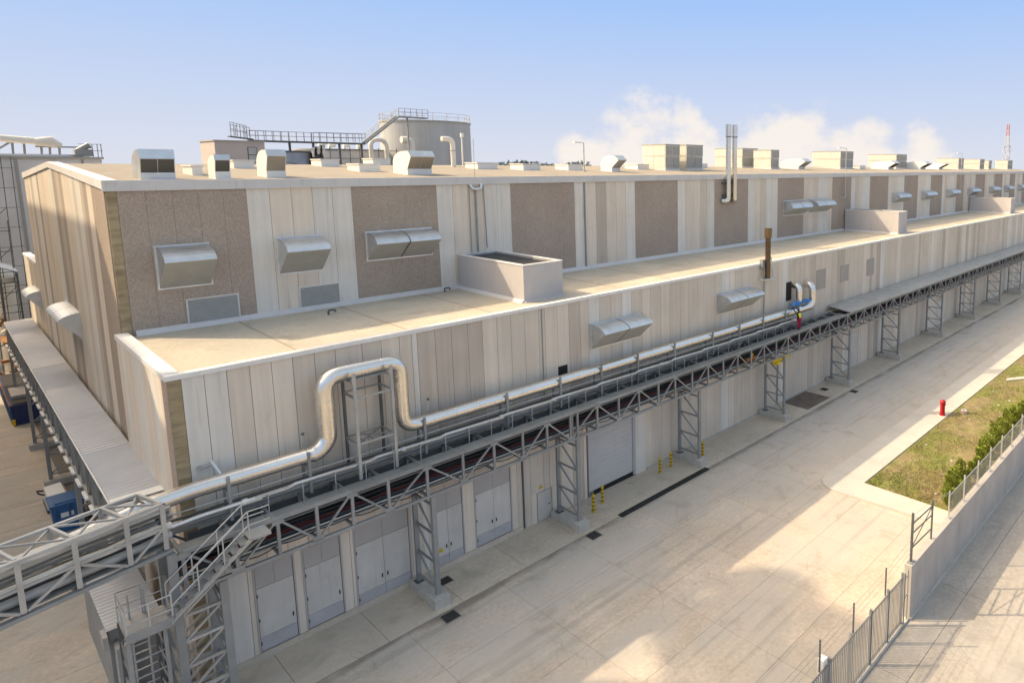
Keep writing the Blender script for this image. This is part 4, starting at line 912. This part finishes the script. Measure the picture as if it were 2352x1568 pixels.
for i, yy in enumerate((43.5, 56.9, 65.3, 77.0)):
    t = thing('conveyor_leg', ['lattice leg nearest the blue bin under the covered conveyor', 'second lattice leg under the covered conveyor, behind the blue bin', 'third lattice leg on a concrete pad under the conveyor', 'last lattice leg at the far end of the conveyor'][i], 'steel tower', (4.2, yy, 0), 'legs of the covered conveyor')
    for xx in (CX0+.06, CX1-.13): beam('leg', 'steel_grey', t, (xx, yy, .4), (xx, yy, 5.28), .18)
    for k in range(4): beam('strut', 'steel_grey', t, (CX0+.12, yy, .7+1.3*k), (CX1-.2, yy, .7+1.3*k), .07); beam('brace', 'steel_grey', t, (CX0+.12, yy, .75+1.2*k), (CX1-.2, yy, 1.8+1.15*k), .06)
    obj(MB().box(CX0-.25, CX1-.0, yy-.4, yy+.4, 0, .399), 'footing', 'footing', t)
# low corrugated lean-to by the corner
t = thing('corrugated_shed', 'low corrugated metal enclosure on the ground below the gantry', 'shed', (3.4, 34, 0))
obj(corr_sheet(2.75, 4.3, 31.2, 37.5, 3.0, .04, .28), 'roof_sheet', 'corr', t); obj(MB().box(2.8, 4.25, 31.3, 37.4, 0, 2.95), 'body', 'steel_grey', t)
obj(MB().box(2.62, 2.76, 31.0, 31.7, 2.4, 2.9).box(2.9, 3.3, 30.6, 31.2, 0, 2.5), 'inlet_box', 'steel_light', t)
# blue bin, white unit, skip
t = thing('waste_bin', 'bright blue waste bin standing left of the covered conveyor', 'bin', (3.5, 50, 0))
obj(MB().prism([(2.95, 0), (4.1, 0), (4.15, 1.5), (2.85, 1.5)], 'y', 48.9, 50.5), 'body', 'blue', t)
obj(MB().box(2.80, 4.2, 48.82, 50.58, 1.5, 1.62), 'rim', 'blue', t); obj(MB().box(3.0, 4.0, 49.0, 50.4, 1.62, 1.68), 'lid', 'blue', t)
for xx in (2.95, 3.5, 4.0): obj(MB().box(xx, xx+.08, 48.80, 48.9, .1, 1.5), 'rib', 'blue', t)
obj(MB().box(3.2, 3.7, 48.86, 48.90, .85, 1.1), 'label_plate', 'white_paint', t)
t = thing('white_pump_unit', 'white-covered machine with black handle behind the blue bin', 'machine', (3.3, 53.3, 0))
obj(MB().prism([(2.95, .2), (3.75, .2), (3.72, 1.0), (3.0, .95)], 'y', 52.3, 54.2), 'cover', 'white_paint', t); obj(MB().box(2.9, 3.8, 52.2, 54.3, .0, .2), 'base', 'steel_dark', t); obj(MB().tube([(2.95, 54, .8), (2.7, 53.8, .95), (2.72, 53.3, .95), (2.95, 53.2, .8)], .045, 8), 'handle', 'cable_black', t)
t = thing('pipe_stack', 'pallet of short pipes and valves behind the blue bin', 'pallet', (4.4, 51, 0))
obj(MB().box(4.3, 4.9, 50.0, 53, 0, .15), 'pallet', 'rust', t)
for k in range(9): obj(MB().tube([(4.35+.22*(k % 3), 50.1+.9*(k//3), .3), (4.35+.22*(k % 3), 50.8+.9*(k//3), .32)], .1, 10), 'pipe_piece', 'pipe_white' if k % 2 else 'steel_dark', t)
t = thing('blue_skip', 'dark blue open skip with rusty edge at the far left', 'skip', (3.6, 78, 0))
obj(MB().prism([(2.95, 0), (4.35, 0), (4.4, 1.6), (2.9, 1.6)], 'y', 72.2, 83.6), 'body', 'blue_dark', t); obj(MB().box(2.84, 2.9, 72.2, 83.6, 1.45, 1.66), 'rim', 'rust', t); obj(MB().box(3.05, 4.25, 72.4, 83.4, 1.604, 1.66), 'load', 'black', t)
obj(MB().box(3.1, 4.0, 74.0, 77.0, 1.664, 1.9), 'cover_sheet', 'door_kick', t); obj(MB().box(2.86, 3.05, 72.0, 72.2, .1, .5), 'hook', 'yellow', t)
for k in range(12): obj(MB().box(2.86, 2.93, 72.6+k*.92, 72.75+k*.92, .05, 1.45), 'rib', 'blue', t)

# ================================================================== BACKGROUND LEFT: tank and scaffold
def cyl(cx, cy, r, z0, z1, n=48): return MB().prism([(cx+r*math.cos(2*math.pi*k/n), cy+r*math.sin(2*math.pi*k/n)) for k in range(n)], 'z', z0, z1)
t = thing('concrete_tank', 'round grey tank with scaffold and conveyor tube at the far left', 'tank', (6, 100, 0))
obj(cyl(5.4, 101, 8.1, 0, 20.4), 'shell', 'tank_conc', t); obj(cyl(5.4, 101, 8.3, 20.4, 20.62), 'rim', 'unit_shade', t)
obj(cyl(7.2, 101, 5.4, 20.62, 20.85), 'roof_slab', 'tank_conc', t)
for k in range(4):
    a = math.pi*(1.1+k*.22); obj(MB().box(5.4+8.12*math.cos(a)-.1, 5.4+8.12*math.cos(a)+.1, 101+8.12*math.sin(a)-.1, 101+8.12*math.sin(a)+.1, 0, 20.3), 'rib', 'unit_shade', t)
obj(MB().tube([(-14, 98, 23.9), (8.6, 97, 22.15)], [.36, .36], 14), 'conveyor_tube', 'pipe_white', t); obj(MB().tube([(8.2, 97, 22.1), (9.4, 96.8, 22.15), (10.1, 96.8, 21.75)], [.4, .55, .2], 12), 'tube_head', 'pipe_white', t)
for xx, z in ((6.6, 22.1), (7.4, 21.9), (8.6, 21.7), (9.2, 21.7), (9.9, 21.6), (11.3, 21.6)): obj(MB().bar((xx, 97.3, 20.7), (xx+.05, 97.3, z), .18), 'support', 'steel_grey', t)
obj(MB().bar((5.5, 97.3, 21.2), (6.6, 97.3, 22.1), .18).bar((8.2, 97.3, 21.62), (12.4, 97.3, 21.62), .15), 'support', 'steel_grey', t)
obj(MB().box(11.0, 12.4, 96.5, 98, 20.7, 21.4).tube([(11.2, 97, 21.2), (12.2, 97, 21.9)], .3, 10), 'drive_motor', 'steel_grey', t)
rl = MB()
for xx in (12.6, 13.0, 13.3): rl.bar((xx, 98.5, 20.6), (xx, 98.5, 22.0), .07)
for z in (21.3, 22.0): rl.bar((11.5, 98.5, z), (13.4, 98.5, z), .05)
obj(rl, 'guard_rail', 'steel_grey', t)
sc = thing('scaffold', 'dark tube scaffolding standing against the round tank at the left edge', 'scaffold', (4.2, 86, 0))
for i, (xx, yy) in enumerate(((3.55, 88), (4.3, 88), (5.05, 88), (5.8, 90), (3.9, 84), (4.7, 84))):
    beam('standard', 'steel_dark', sc, (xx-.1, yy, 0), (xx+.1, yy, 20.5 if i < 4 else 15), .055)
for k in range(11):
    z = 1.5+k*1.8
    beam('ledger', 'steel_dark', sc, (3.3, 88, z), (5.9, 88.6, z), .04)
    if z < 15: beam('ledger', 'steel_dark', sc, (3.7, 84, z), (4.9, 84, z), .06); beam('ledger', 'steel_dark', sc, (3.9, 84, z), (4.2, 88, z), .06)
    if k % 2: beam('brace', 'steel_dark', sc, (3.55, 88, z), (5.05, 88, z+1.8), .05)
obj(MB().box(3.5, 5.0, 84.2, 87.6, 9.5, 9.6), 'scaffold_board', 'steel_dark', sc); obj(MB().box(3.5, 5.0, 84.2, 87.6, 4.2, 4.3), 'scaffold_board', 'rust', sc)
t = thing('rusty_machinery', 'heap of orange rusty machinery parts beside the scaffold at left', 'machinery', (3.6, 88, 0)); rr = random.Random(9)
for k in range(22):
    x, y, z = rr.uniform(3.3, 4.6), rr.uniform(85, 92), rr.uniform(0, 5.5); s = rr.uniform(.2, .6)
    (obj(MB().tube([(x, y, z), (x+rr.uniform(-.8, .8), y+rr.uniform(-1, 1), z+rr.uniform(0, .8))], rr.uniform(.08, .25), 8), 'pipe_piece', rr.choice(['rust', 'steel_dark', 'pipe_white']), t) if k % 2 else obj(MB().box(x, x+s, y, y+s, z, z+s), 'casing', rr.choice(['rust', 'rust', 'unit_shade']), t))
t = thing('blue_canopy', 'dark blue-grey sheet roof between scaffold and hall corner', 'canopy', (4.6, 86, 0)); obj(MB().prism([(3.7, 11.2), (4.9, 10.6), (4.9, 10.7), (3.7, 11.3)], 'y', 82, 88), 'sheet', 'tank_blue', t); obj(MB().bar((3.75, 82.2, 0), (3.75, 82.2, 11.1), .12).bar((4.8, 82.2, 0), (4.8, 82.2, 10.6), .12), 'leg', 'steel_dark', t)
t = thing('small_silo', 'white round vessel behind the far corner of the hall', 'silo', (5.6, 84, 0)); obj(cyl(4.5, 91.5, .8, 0, 9.5, 24), 'shell', 'pipe_white', t); obj(MB().tube([(4.5, 91.5, 9.5), (4.5, 91.5, 10.3)], [.8, .2], 24), 'cone', 'pipe_white', t)

# ================================================================== BACKGROUND CENTRE
t = thing('storage_tank', 'large grey cylindrical tank with railing behind the hall roof', 'tank', (57.5, 117, 0))
TX, TY, TR = 58.6, 116, 7.4
obj(cyl(TX, TY, TR, 0, 27.2, 64), 'shell', 'tank', t); obj(cyl(TX, TY, TR+.12, 27.2, 27.45, 64), 'rim', 'unit_shade', t)
rl = MB()
for k in range(40):
    a = 2*math.pi*k/40; p = (TX+TR*math.cos(a), TY+TR*math.sin(a)); a2 = 2*math.pi*(k+1)/40; q = (TX+TR*math.cos(a2), TY+TR*math.sin(a2))
    if k % 2 == 0: rl.bar((*p, 27.4), (*p, 28.7), .07)
    for z in (28.1, 28.7): rl.bar((*p, z), (*q, z), .05)
obj(rl, 'guard_rail', 'galv_rail', t)
# walkway with stair to tank
wk = thing('raised_walkway', 'railed steel walkway with stair climbing to the large tank', 'walkway', (38, 106, 20))
WY = 106
def wrail(p, q, n, h=1.25, name='guard_rail'):
    p, q = Vector(p), Vector(q); mb = MB()
    for k in range(n+1): a = p+(q-p)*k/n; mb.bar(a, a+Vector((0, 0, h)), .07)
    for z in (h*.5, h): mb.bar(p+Vector((0, 0, z)), q+Vector((0, 0, z)), .06)
    obj(mb, name, 'steel_grey', wk)
obj(MB().box(29.2, 44.0, WY, WY+1.2, 22.95, 23.2), 'deck', 'steel_dark', wk)
wrail((29.2, WY, 23.2), (36.6, WY, 23.2), 8); wrail((36.9, WY, 23.25), (44, WY, 23.35), 8); wrail((29.2, WY+1.2, 23.2), (44, WY+1.2, 23.3), 15)
obj(MB().prism([(27.0, 23.5), (29.6, 23.2), (29.6, 23.35), (27.0, 23.65)], 'y', WY, WY+1.2), 'head_platform', 'steel_dark', wk); wrail((27.1, WY, 23.6), (29.2, WY, 23.3), 4, 1.5); wrail((27.4, WY+1.2, 23.8), (29.2, WY+1.2, 23.4), 5, 1.7)
for xx in (30.5, 34, 37, 40.5, 43.6): obj(MB().bar((xx, WY+.6, 0), (xx, WY+.6, 22.95), .25), 'leg', 'steel_dark', wk)
for yy in (WY, WY+1.0): obj(MB().bar((44.0, yy, 23.2), (49.3, yy, 27.5), .12, .3), 'stringer', 'steel_grey', wk); obj(MB().bar((44.0, yy, 24.4), (49.3, yy, 28.7), .07).bar((44.0, yy, 23.8), (49.3, yy, 28.1), .05), 'hand_rail', 'galv_rail', wk)
rl = MB()
for k in range(6): a = k/5; rl.bar((44+5.3*a, WY, 23.2+4.3*a), (44+5.3*a, WY, 24.4+4.3*a), .06)
obj(rl, 'baluster', 'galv_rail', wk)
obj(MB().box(49.3, 54, WY, WY+1.2, 27.4, 27.6), 'upper_deck', 'steel_grey', wk); wrail((49.3, WY, 27.6), (54, WY, 27.6), 5, 1.2); obj(MB().bar((50.8, WY+.5, 0), (50.8, WY+.5, 27.4), .2), 'leg', 'steel_grey', wk)
t = thing('stair_house', 'small beige flat-roofed block with window frame left of the walkway', 'building', (24, 96, 0))
obj(MB().box(22.6, 27.6, 95, 101, 0, 22.6), 'wall', 'house_wall', t); obj(MB().box(22.5, 27.7, 94.9, 101.1, 22.6, 22.75), 'roof', 'unit_shade', t)
d = obj(MB().box(25.8, 26.75, 94.94, 94.99, 19.8, 22.0), 'window', 'steel_dark', t); sub(MB().box(25.87, 26.68, 94.92, 94.938, 21.1, 21.93), 'pane', 'tank', d); sub(MB().box(25.87, 26.68, 94.92, 94.938, 19.9, 21.0), 'pane', 'tank', d)
t = thing('round_basin', 'low blue-grey round basin under the raised walkway', 'tank', (33, 108, 0)); obj(cyl(33.3, 110, 4.2, 0, 21.6), 'shell', 'tank_blue', t); obj(cyl(33.3, 110, 4.3, 21.6, 21.85), 'rim', 'steel_dark', t)
obj(MB().bar((30.2, 106.2, 21.3), (34.5, 105.75, 20.2), .3), 'pipe', 'tank_blue', t)
t = thing('wide_basin', 'wide low concrete basin with pipes right of the walkway', 'tank', (44, 118, 0)); obj(cyl(45.5, 119, 6.6, 0, 22.2), 'shell', 'tank_conc', t); obj(cyl(45.5, 119, 6.75, 22.2, 22.4), 'rim', 'unit_shade', t)
rl = MB()
for k in range(9): xx = 39.5+k*1.45; rl.bar((xx, 111.5, 19), (xx, 111.5, 22.6), .09)
for z in (20.9, 22.2): rl.bar((39, 111.5, z), (51.4, 111.5, z), .09)
obj(rl, 'guard_rail', 'steel_dark', t)
for xx in (41.5, 43, 45.2, 47.3): obj(MB().tube([(xx, 117, 22.4), (xx, 117, 23.0), (xx+.8, 117, 23.0)], .3, 10), 'pipe', 'pipe_white', t)
t = thing('valve_cluster', 'cluster of dark valves and pipes between the two basins', 'machinery', (37.5, 108, 20)); obj(MB().box(37.0, 38.2, 106.5, 108, 0, 21.6), 'base', 'steel_dark', t)
for k in range(5): obj(MB().tube([(36.8+.35*k, 106.3, 21.0+.2*(k % 3)), (36.9+.35*k, 106.3, 22.4+.1*k)], .14, 8), 'valve', 'cable_black' if k % 2 else 'pipe_white', t)
def goose(lab, x, y, z0, z1, r, arm):
    t = thing('gooseneck_pipe', lab, 'pipe', (x, y, z0), 'gooseneck pipes behind the roof'); obj(MB().tube(fillet([(x, y, z0), (x, y, z1), (x-arm, y, z1)], r*2.6, 8), r, 16), 'pipe', 'pipe_white', t); obj(MB().tube([(x, y, z1-r*5), (x, y, z1-r*4.7)], r*1.15, 16), 'flange', 'unit_shade', t)
goose('white gooseneck pipe standing on the roof before the big tank', 29.0, 53.0, 19.6, 22.15, .2, .95)
goose('beige gooseneck pipe left of the big tank, behind the wide cowl', 52.2, 108.5, 10, 24.0, .55, 1.6)
t = thing('u_bend_pipe', 'white inverted u-bend pipe left of the big tank', 'pipe', (47.5, 109, 20)); obj(MB().tube(fillet([(46.0, 109, 20.5), (46.0, 109, 23.9), (48.4, 109, 23.9), (48.4, 109, 18)], 1.1, 8), .33, 14), 'pipe', 'pipe_white', t)
# mast
t = thing('lattice_mast', 'red and white lattice radio mast on the horizon at right', 'mast', (560, 160, 0))
MX, MY = 600, 169.0
def mlegs(z): return 2.9*(1-z/66)+.35
for k in range(9):
    z0, z1 = 12+k*5.0, 17+k*5.0; mb = MB(); a, b = mlegs(z0), mlegs(z1)
    for sx, sy in ((1, 1), (1, -1), (-1, 1), (-1, -1)): mb.bar((MX+sx*a, MY+sy*a, z0), (MX+sx*b, MY+sy*b, z1), .30)
    for sx, sy, tx, ty in ((1, 1, -1, 1), (1, -1, -1, -1), (1, 1, 1, -1), (-1, 1, -1, -1)): mb.bar((MX+sx*a, MY+sy*a, z0), (MX+tx*b, MY+ty*b, z1), .22); mb.bar((MX+sx*b, MY+sy*b, z1), (MX+tx*b, MY+ty*b, z1), .22)
    obj(mb, 'lattice_section', 'mast_red_hazed' if k >= 7 else 'mast_white_hazed', t)
for k in range(8): a = k*.8; obj(MB().box(MX+3*math.cos(a)-.3, MX+3*math.cos(a)+.3, MY+3*math.sin(a)-.3, MY+3*math.sin(a)+.3, 27+3.2*(k % 4), 29.4+3.2*(k % 4)).bar((MX, MY, 28+3.2*(k % 4)), (MX+3*math.cos(a), MY+3*math.sin(a), 28+3.2*(k % 4)), .2), 'antenna', 'mast_white_hazed', t)
# far woods
rr = random.Random(4); mb = MB()
for k in range(1400):
    u = rr.random(); X = 268+u*85; Y = 512-u*75+rr.uniform(-12, 12); z = 17+rr.random()**1.6*(4.6+1.6*math.sin(u*14)); s = rr.uniform(.8, 2.2)
    d = Vector((rr.uniform(-1, 1), rr.uniform(-1, 1), rr.uniform(-1, 1))).normalized(); e = d.orthogonal().normalized(); f = d.cross(e); c = Vector((X, Y, z))
    mb.add([c+e*s, c-e*s*.6+f*s, c-e*s*.6-f*s, c+d*s], [(0, 1, 2), (0, 1, 3), (1, 2, 3)])
o = obj(mb, 'distant_woodland', 'woods_hazed'); tag(o, 'strip of distant dark woodland on the horizon', 'woodland', kind='stuff')

# ================================================================== RIGHT: wall, fences, lawn
bw = thing('boundary_wall', 'long plain concrete boundary wall beside the lawn', 'wall', (26, 10.35, 0))
x = 25.93
while x < 150: x2 = x+8; obj(MB().box(x+.004, x2-.004, 10.2, 10.53, 0, 2.55), 'wall_bay', 'wall_conc', bw); x = x2
obj(MB().box(25.9, 150, 10.12, 10.195, -.05, .12), 'plinth', 'footing', bw)
fe = thing('wall_fence', 'light metal posts and wire mesh on top of the boundary wall', 'fence', (30, 10.35, 2.55))
x = 30.93; fx = []
while x < 110:
    fx.append(x); o = beam('post', 'galv_rail', fe, (x, 10.4, 2.56), (x, 10.4, 4.0), .065); block('base_plate', 'galv_rail', fe, x-.12, x+.12, 10.3, 10.5, 2.552, 2.57); x += 2.2
obj(MB().tube([(30.93, 10.4, 3.75), (fx[-1], 10.4, 3.75)], .02, 6), 'top_wire', 'galv_rail', fe)
mb = MB()
for k in range(11): mb.bar((30.93, 10.42, 2.62+k*.105), (fx[-1], 10.42, 2.62+k*.105), .005)
x = 30.93
while x < 70: mb.bar((x, 10.42, 2.6), (x+.5, 10.42, 3.72), .004); mb.bar((x+.5, 10.42, 2.6), (x, 10.42, 3.72), .004); x += .125
o = obj(mb, 'wire_mesh', 'steel_grey', fe); o['kind'] = 'stuff'
gf = thing('end_frame', 'tall dark post frame with barbed wires on the wall end', 'fence', (26.3, 10.4, 2.55))
beam('post', 'steel_dark', gf, (26.25, 10.38, 2.55), (26.25, 10.38, 4.87), .09); beam('post', 'steel_dark', gf, (28.6, 10.38, 2.55), (28.6, 10.38, 4.5), .07)
for z in (3.2, 3.9, 4.35): beam('rail', 'steel_dark', gf, (26.3, 10.38, z), (28.55, 10.38, z-.12), .045)
beam('brace', 'steel_dark', gf, (26.3, 10.38, 3.25), (28.55, 10.38, 4.2), .035); block('base_plate', 'steel_grey', gf, 26.05, 26.45, 10.25, 10.5, 2.552, 2.58)
for z in (4.45, 4.75): obj(MB().tube([(26.25, 10.38, z), (28.6, 10.38, z-.3), (30.93, 10.4, 3.95)], .008, 5), 'barbed_wire', 'steel_grey', gf)
gt = thing('slat_fence', 'grey vertical bar fence with barbed wire at the bottom right', 'fence', (20, 10.3, 0))
x = 12.2; k = 0
while x < 25.3: beam('slat', 'steel_grey', gt, (x, 10.3, .12), (x, 10.3, 2.42), .055, .02); x += .135
for xx in (13.9, 15.6, 17.3, 19.0, 20.6, 22.3, 23.9, 25.35): beam('post', 'steel_grey', gt, (xx, 10.36, 0), (xx, 10.36, 2.5), .09)
for z in (.22, 2.28): beam('rail', 'steel_grey', gt, (12.2, 10.345, z), (25.3, 10.345, z), .05)
for xx in (13.2, 15.8, 18.37, 20.88, 23.7): beam('wire_post', 'steel_dark', gt, (xx, 10.4, 2.3), (xx, 10.4, 3.55), .05)
for z in (2.85, 3.15, 3.45): obj(MB().tube([(12, 10.4, z), (18.37, 10.4, z-.02), (23.7, 10.4, z), (26.25, 10.38, z+.2)], .007, 5), 'barbed_wire', 'steel_grey', gt)
block('gate_pillar', 'coping', gt, 18.55, 18.85, 10.35, 10.6, 0, 2.6)
block('base_kerb', 'footing', gt, 11, 25.9, 10.2, 10.42, -.05, .08)
t = thing('wall_gate', 'narrow dark tube gate frame against the end of the wall', 'gate', (25.6, 10.3, 0))
for xx in (25.45, 25.78): obj(MB().tube([(xx, 10.28, .1), (xx, 10.28, 2.45)], .03, 8), 'stile', 'steel_grey', t)
for z in (1.2, 2.1): obj(MB().tube([(25.45, 10.28, z), (25.62, 10.28, z+.14), (25.78, 10.28, z)], .025, 6), 'rail', 'steel_grey', t)

# lawn grass blades
rr = random.Random(11); mb = MB(); vs = []; fs = []
for k in range(42000):
    x = 36.1+(rr.random()**1.5)*60; y = 10.7+rr.random()*6.7
    g = math.sin(x*.9+y*.7)+math.sin(x*.37-y*1.3)+rr.uniform(-1, 1)
    if g < -.5: continue
    a = rr.uniform(0, 6.28); hgt = rr.uniform(.05, .15); w = .022; dx, dy = math.cos(a)*w, math.sin(a)*w; lx, ly = rr.uniform(-.07, .07), rr.uniform(-.07, .07)
    o = len(vs); vs += [(x-dx, y-dy, .11), (x+dx, y+dy, .11), (x+lx, y+ly, .11+hgt)]; fs.append((o, o+1, o+2))
mb.add(vs, fs); o = obj(mb, 'lawn_grass', 'grass'); tag(o, 'patchy green and dry lawn grass behind the kerb', 'grass', kind='stuff')
# conifer shrubs
def shrub(lab, x, y, hgt, rad, seed):
    rr = random.Random(seed); t = thing('conifer_shrub', lab, 'shrub', (x, y, .11), 'conifer shrubs along the boundary wall')
    obj(MB().tube([(x, y, .05), (x+.05, y, hgt*.75)], [.05, .015], 7), 'trunk', 'bark', t)
    vs = []; fs = []; tips = [(0, 0, hgt)]+[(rad*.75*math.cos(q*.9+seed)*rr.uniform(.4, 1), rad*.75*math.sin(q*.9+seed)*rr.uniform(.4, 1), hgt*rr.uniform(.5, .95)) for q in range(7)]
    for k in range(3600):
        tx, ty, th = tips[k % 8]; f = rr.random()**.85; z = .06+f*th
        w = (.34*(1-f)**.75+.035)*rr.random()**.45*(1+.35*math.sin(9*f+k % 8)); a = rr.uniform(0, 6.283)
        c = Vector((x+tx*(.35+f*.65)+w*math.cos(a), y+ty*(.35+f*.65)+w*math.sin(a), .1+z))
        d = Vector((math.cos(a), math.sin(a), rr.uniform(.3, 1.6))).normalized(); e = d.cross(Vector((rr.uniform(-1, 1), rr.uniform(-1, 1), rr.uniform(-1, 1)))).normalized()
        s = rr.uniform(.05, .12); o = len(vs); vs += [tuple(c-e*s*.33), tuple(c+e*s*.33), tuple(c+d*s*1.7)]; fs.append((o, o+1, o+2))
    mb = MB(); mb.add(vs, fs); obj(mb, 'crown', 'leaf', t)
rr = random.Random(21); n = 0
sx = [36.9, 38.2, 39.3, 41.6, 43.2, 44.8, 46.3, 47.6, 49.2, 51.0, 52.8, 54.8, 57.0, 59.5, 62.5]
slab = ['nearest bushy conifer shrub at the lawn corner', 'second conifer shrub, touching the nearest one', 'third conifer shrub before the gap in the row', 'fourth conifer shrub, first beyond the gap in the row']
for i, x in enumerate(sx):
    shrub(slab[i] if i < 4 else '%s conifer shrub along the wall, counted from the lawn corner' % ORD[i], x, 12.5+rr.uniform(-.3, .3), rr.uniform(1.5, 2.2) if i not in (3,) else 1.2, rr.uniform(.75, 1.05), 100+i)

# hydrant, hose, slab, bollards
t = thing('fire_hydrant', 'red pillar fire hydrant on the sunlit sidewalk', 'hydrant', (50.4, 17.9, .13))
HX, HY = 50.4, 17.9
obj(cyl(HX, HY, .24, .13, .22, 20), 'base_flange', 'red', t); obj(cyl(HX, HY, .19, .22, 1.2, 20), 'barrel', 'red', t); obj(MB().tube([(HX, HY, 1.2), (HX, HY, 1.32), (HX, HY, 1.42)], [.24, .22, .08], 16), 'bonnet', 'red', t)
for s in (-1, 1): obj(MB().tube([(HX, HY, .95), (HX+s*.36, HY-.05, .95)], .10, 12), 'outlet', 'red', t)
obj(MB().tube([(HX+.3, HY-.05, 1.05), (HX+.35, HY-.05, .4)], .03, 8), 'chain_bar', 'steel_dark', t); obj(cyl(HX, HY, .26, .13, .15, 20), 'ground_ring', 'white_paint', t)
t = thing('hose_coil', 'small red and white hose coil on the grass behind the hydrant', 'hose', (52, 16.7, .12))
for k, m in enumerate(('white_paint', 'red', 'white_paint')): obj(MB().tube([(52+.2*math.cos(a*.35), 16.7+.2*math.sin(a*.35), .18+.08*k) for a in range(19)], .06, 8), 'hose_turn', m, t)
o = obj(MB().prism([(62.5, 16.4), (63.3, 16.5), (65.2, 15.2), (64.5, 15.0)], 'z', .1, .22), 'pale_board', 'sidewalk'); tag(o, 'flat pale board lying on the lawn at the right edge', 'board')
rr = random.Random(31)
for k in range(14):
    x, y = 38+1.6*k+rr.uniform(-.5, .5), rr.uniform(13, 17); s = rr.uniform(.06, .14)
    bm = bmesh.new(); bmesh.ops.create_icosphere(bm, subdivisions=1, radius=s)
    for v in bm.verts: v.co *= rr.uniform(.75, 1.2); v.co.z *= .6
    bmesh.ops.translate(bm, verts=bm.verts, vec=(x, y, .14)); me = bpy.data.meshes.new('stone'); bm.to_mesh(me); bm.free(); me.materials.append(M['sidewalk']); o = bpy.data.objects.new('pale_stone', me); col.objects.link(o); tag(o, '%s pale stone in the lawn grass, counted from the lawn corner' % ORD[k], 'stone', 'pale stones on the lawn')
BL = [(22.95, 28.2, 'yellow banded bollard, left one of the pair by the roller door tower'), (23.96, 28.6, 'yellow banded bollard, right one of the pair by the roller door tower'), (28.86, 28.6, 'yellow banded bollard, left one right of the roller door'), (29.94, 28.65, 'yellow banded bollard nearest the third tower footing'), (32.55, 28.1, 'yellow banded bollard standing right of the third tower')]
for x, y, lab in BL:
    t = thing('bollard', lab, 'bollard', (x, y, 0), 'yellow bollards by the roller door'); obj(MB().tube([(x, y, 0), (x, y, 1.05)], .085, 14), 'post', 'yellow', t)
    for k in range(4): obj(MB().tube([(x, y, .13+.24*k), (x, y, .21+.24*k)], .089, 14), 'band', 'band_dark', t)
    obj(MB().tube([(x, y, 1.05), (x, y, 1.1)], [.085, .03], 14), 'cap', 'yellow', t)
t = thing('yellow_hoist', 'small yellow hoist hanging under the bridge beside a tower', 'hoist', (41, 27.8, 5)); obj(MB().box(40.2, 42.6, 27.55, 27.7, 4.95, 5.2), 'beam', 'yellow', t); obj(MB().box(40.6, 41.2, 27.45, 27.8, 4.75, 4.95), 'trolley', 'yellow', t)
t = thing('orange_valve', 'orange and brown valve body inside the bridge truss', 'valve', (37.6, 28, 5.8)); obj(MB().tube([(37.0, 27.75, 5.9), (38.2, 27.75, 5.9)], .17, 12), 'body', 'rust', t); obj(MB().tube([(37.6, 27.75, 5.9), (37.6, 27.6, 6.35)], .08, 8), 'stem', 'yellow', t)
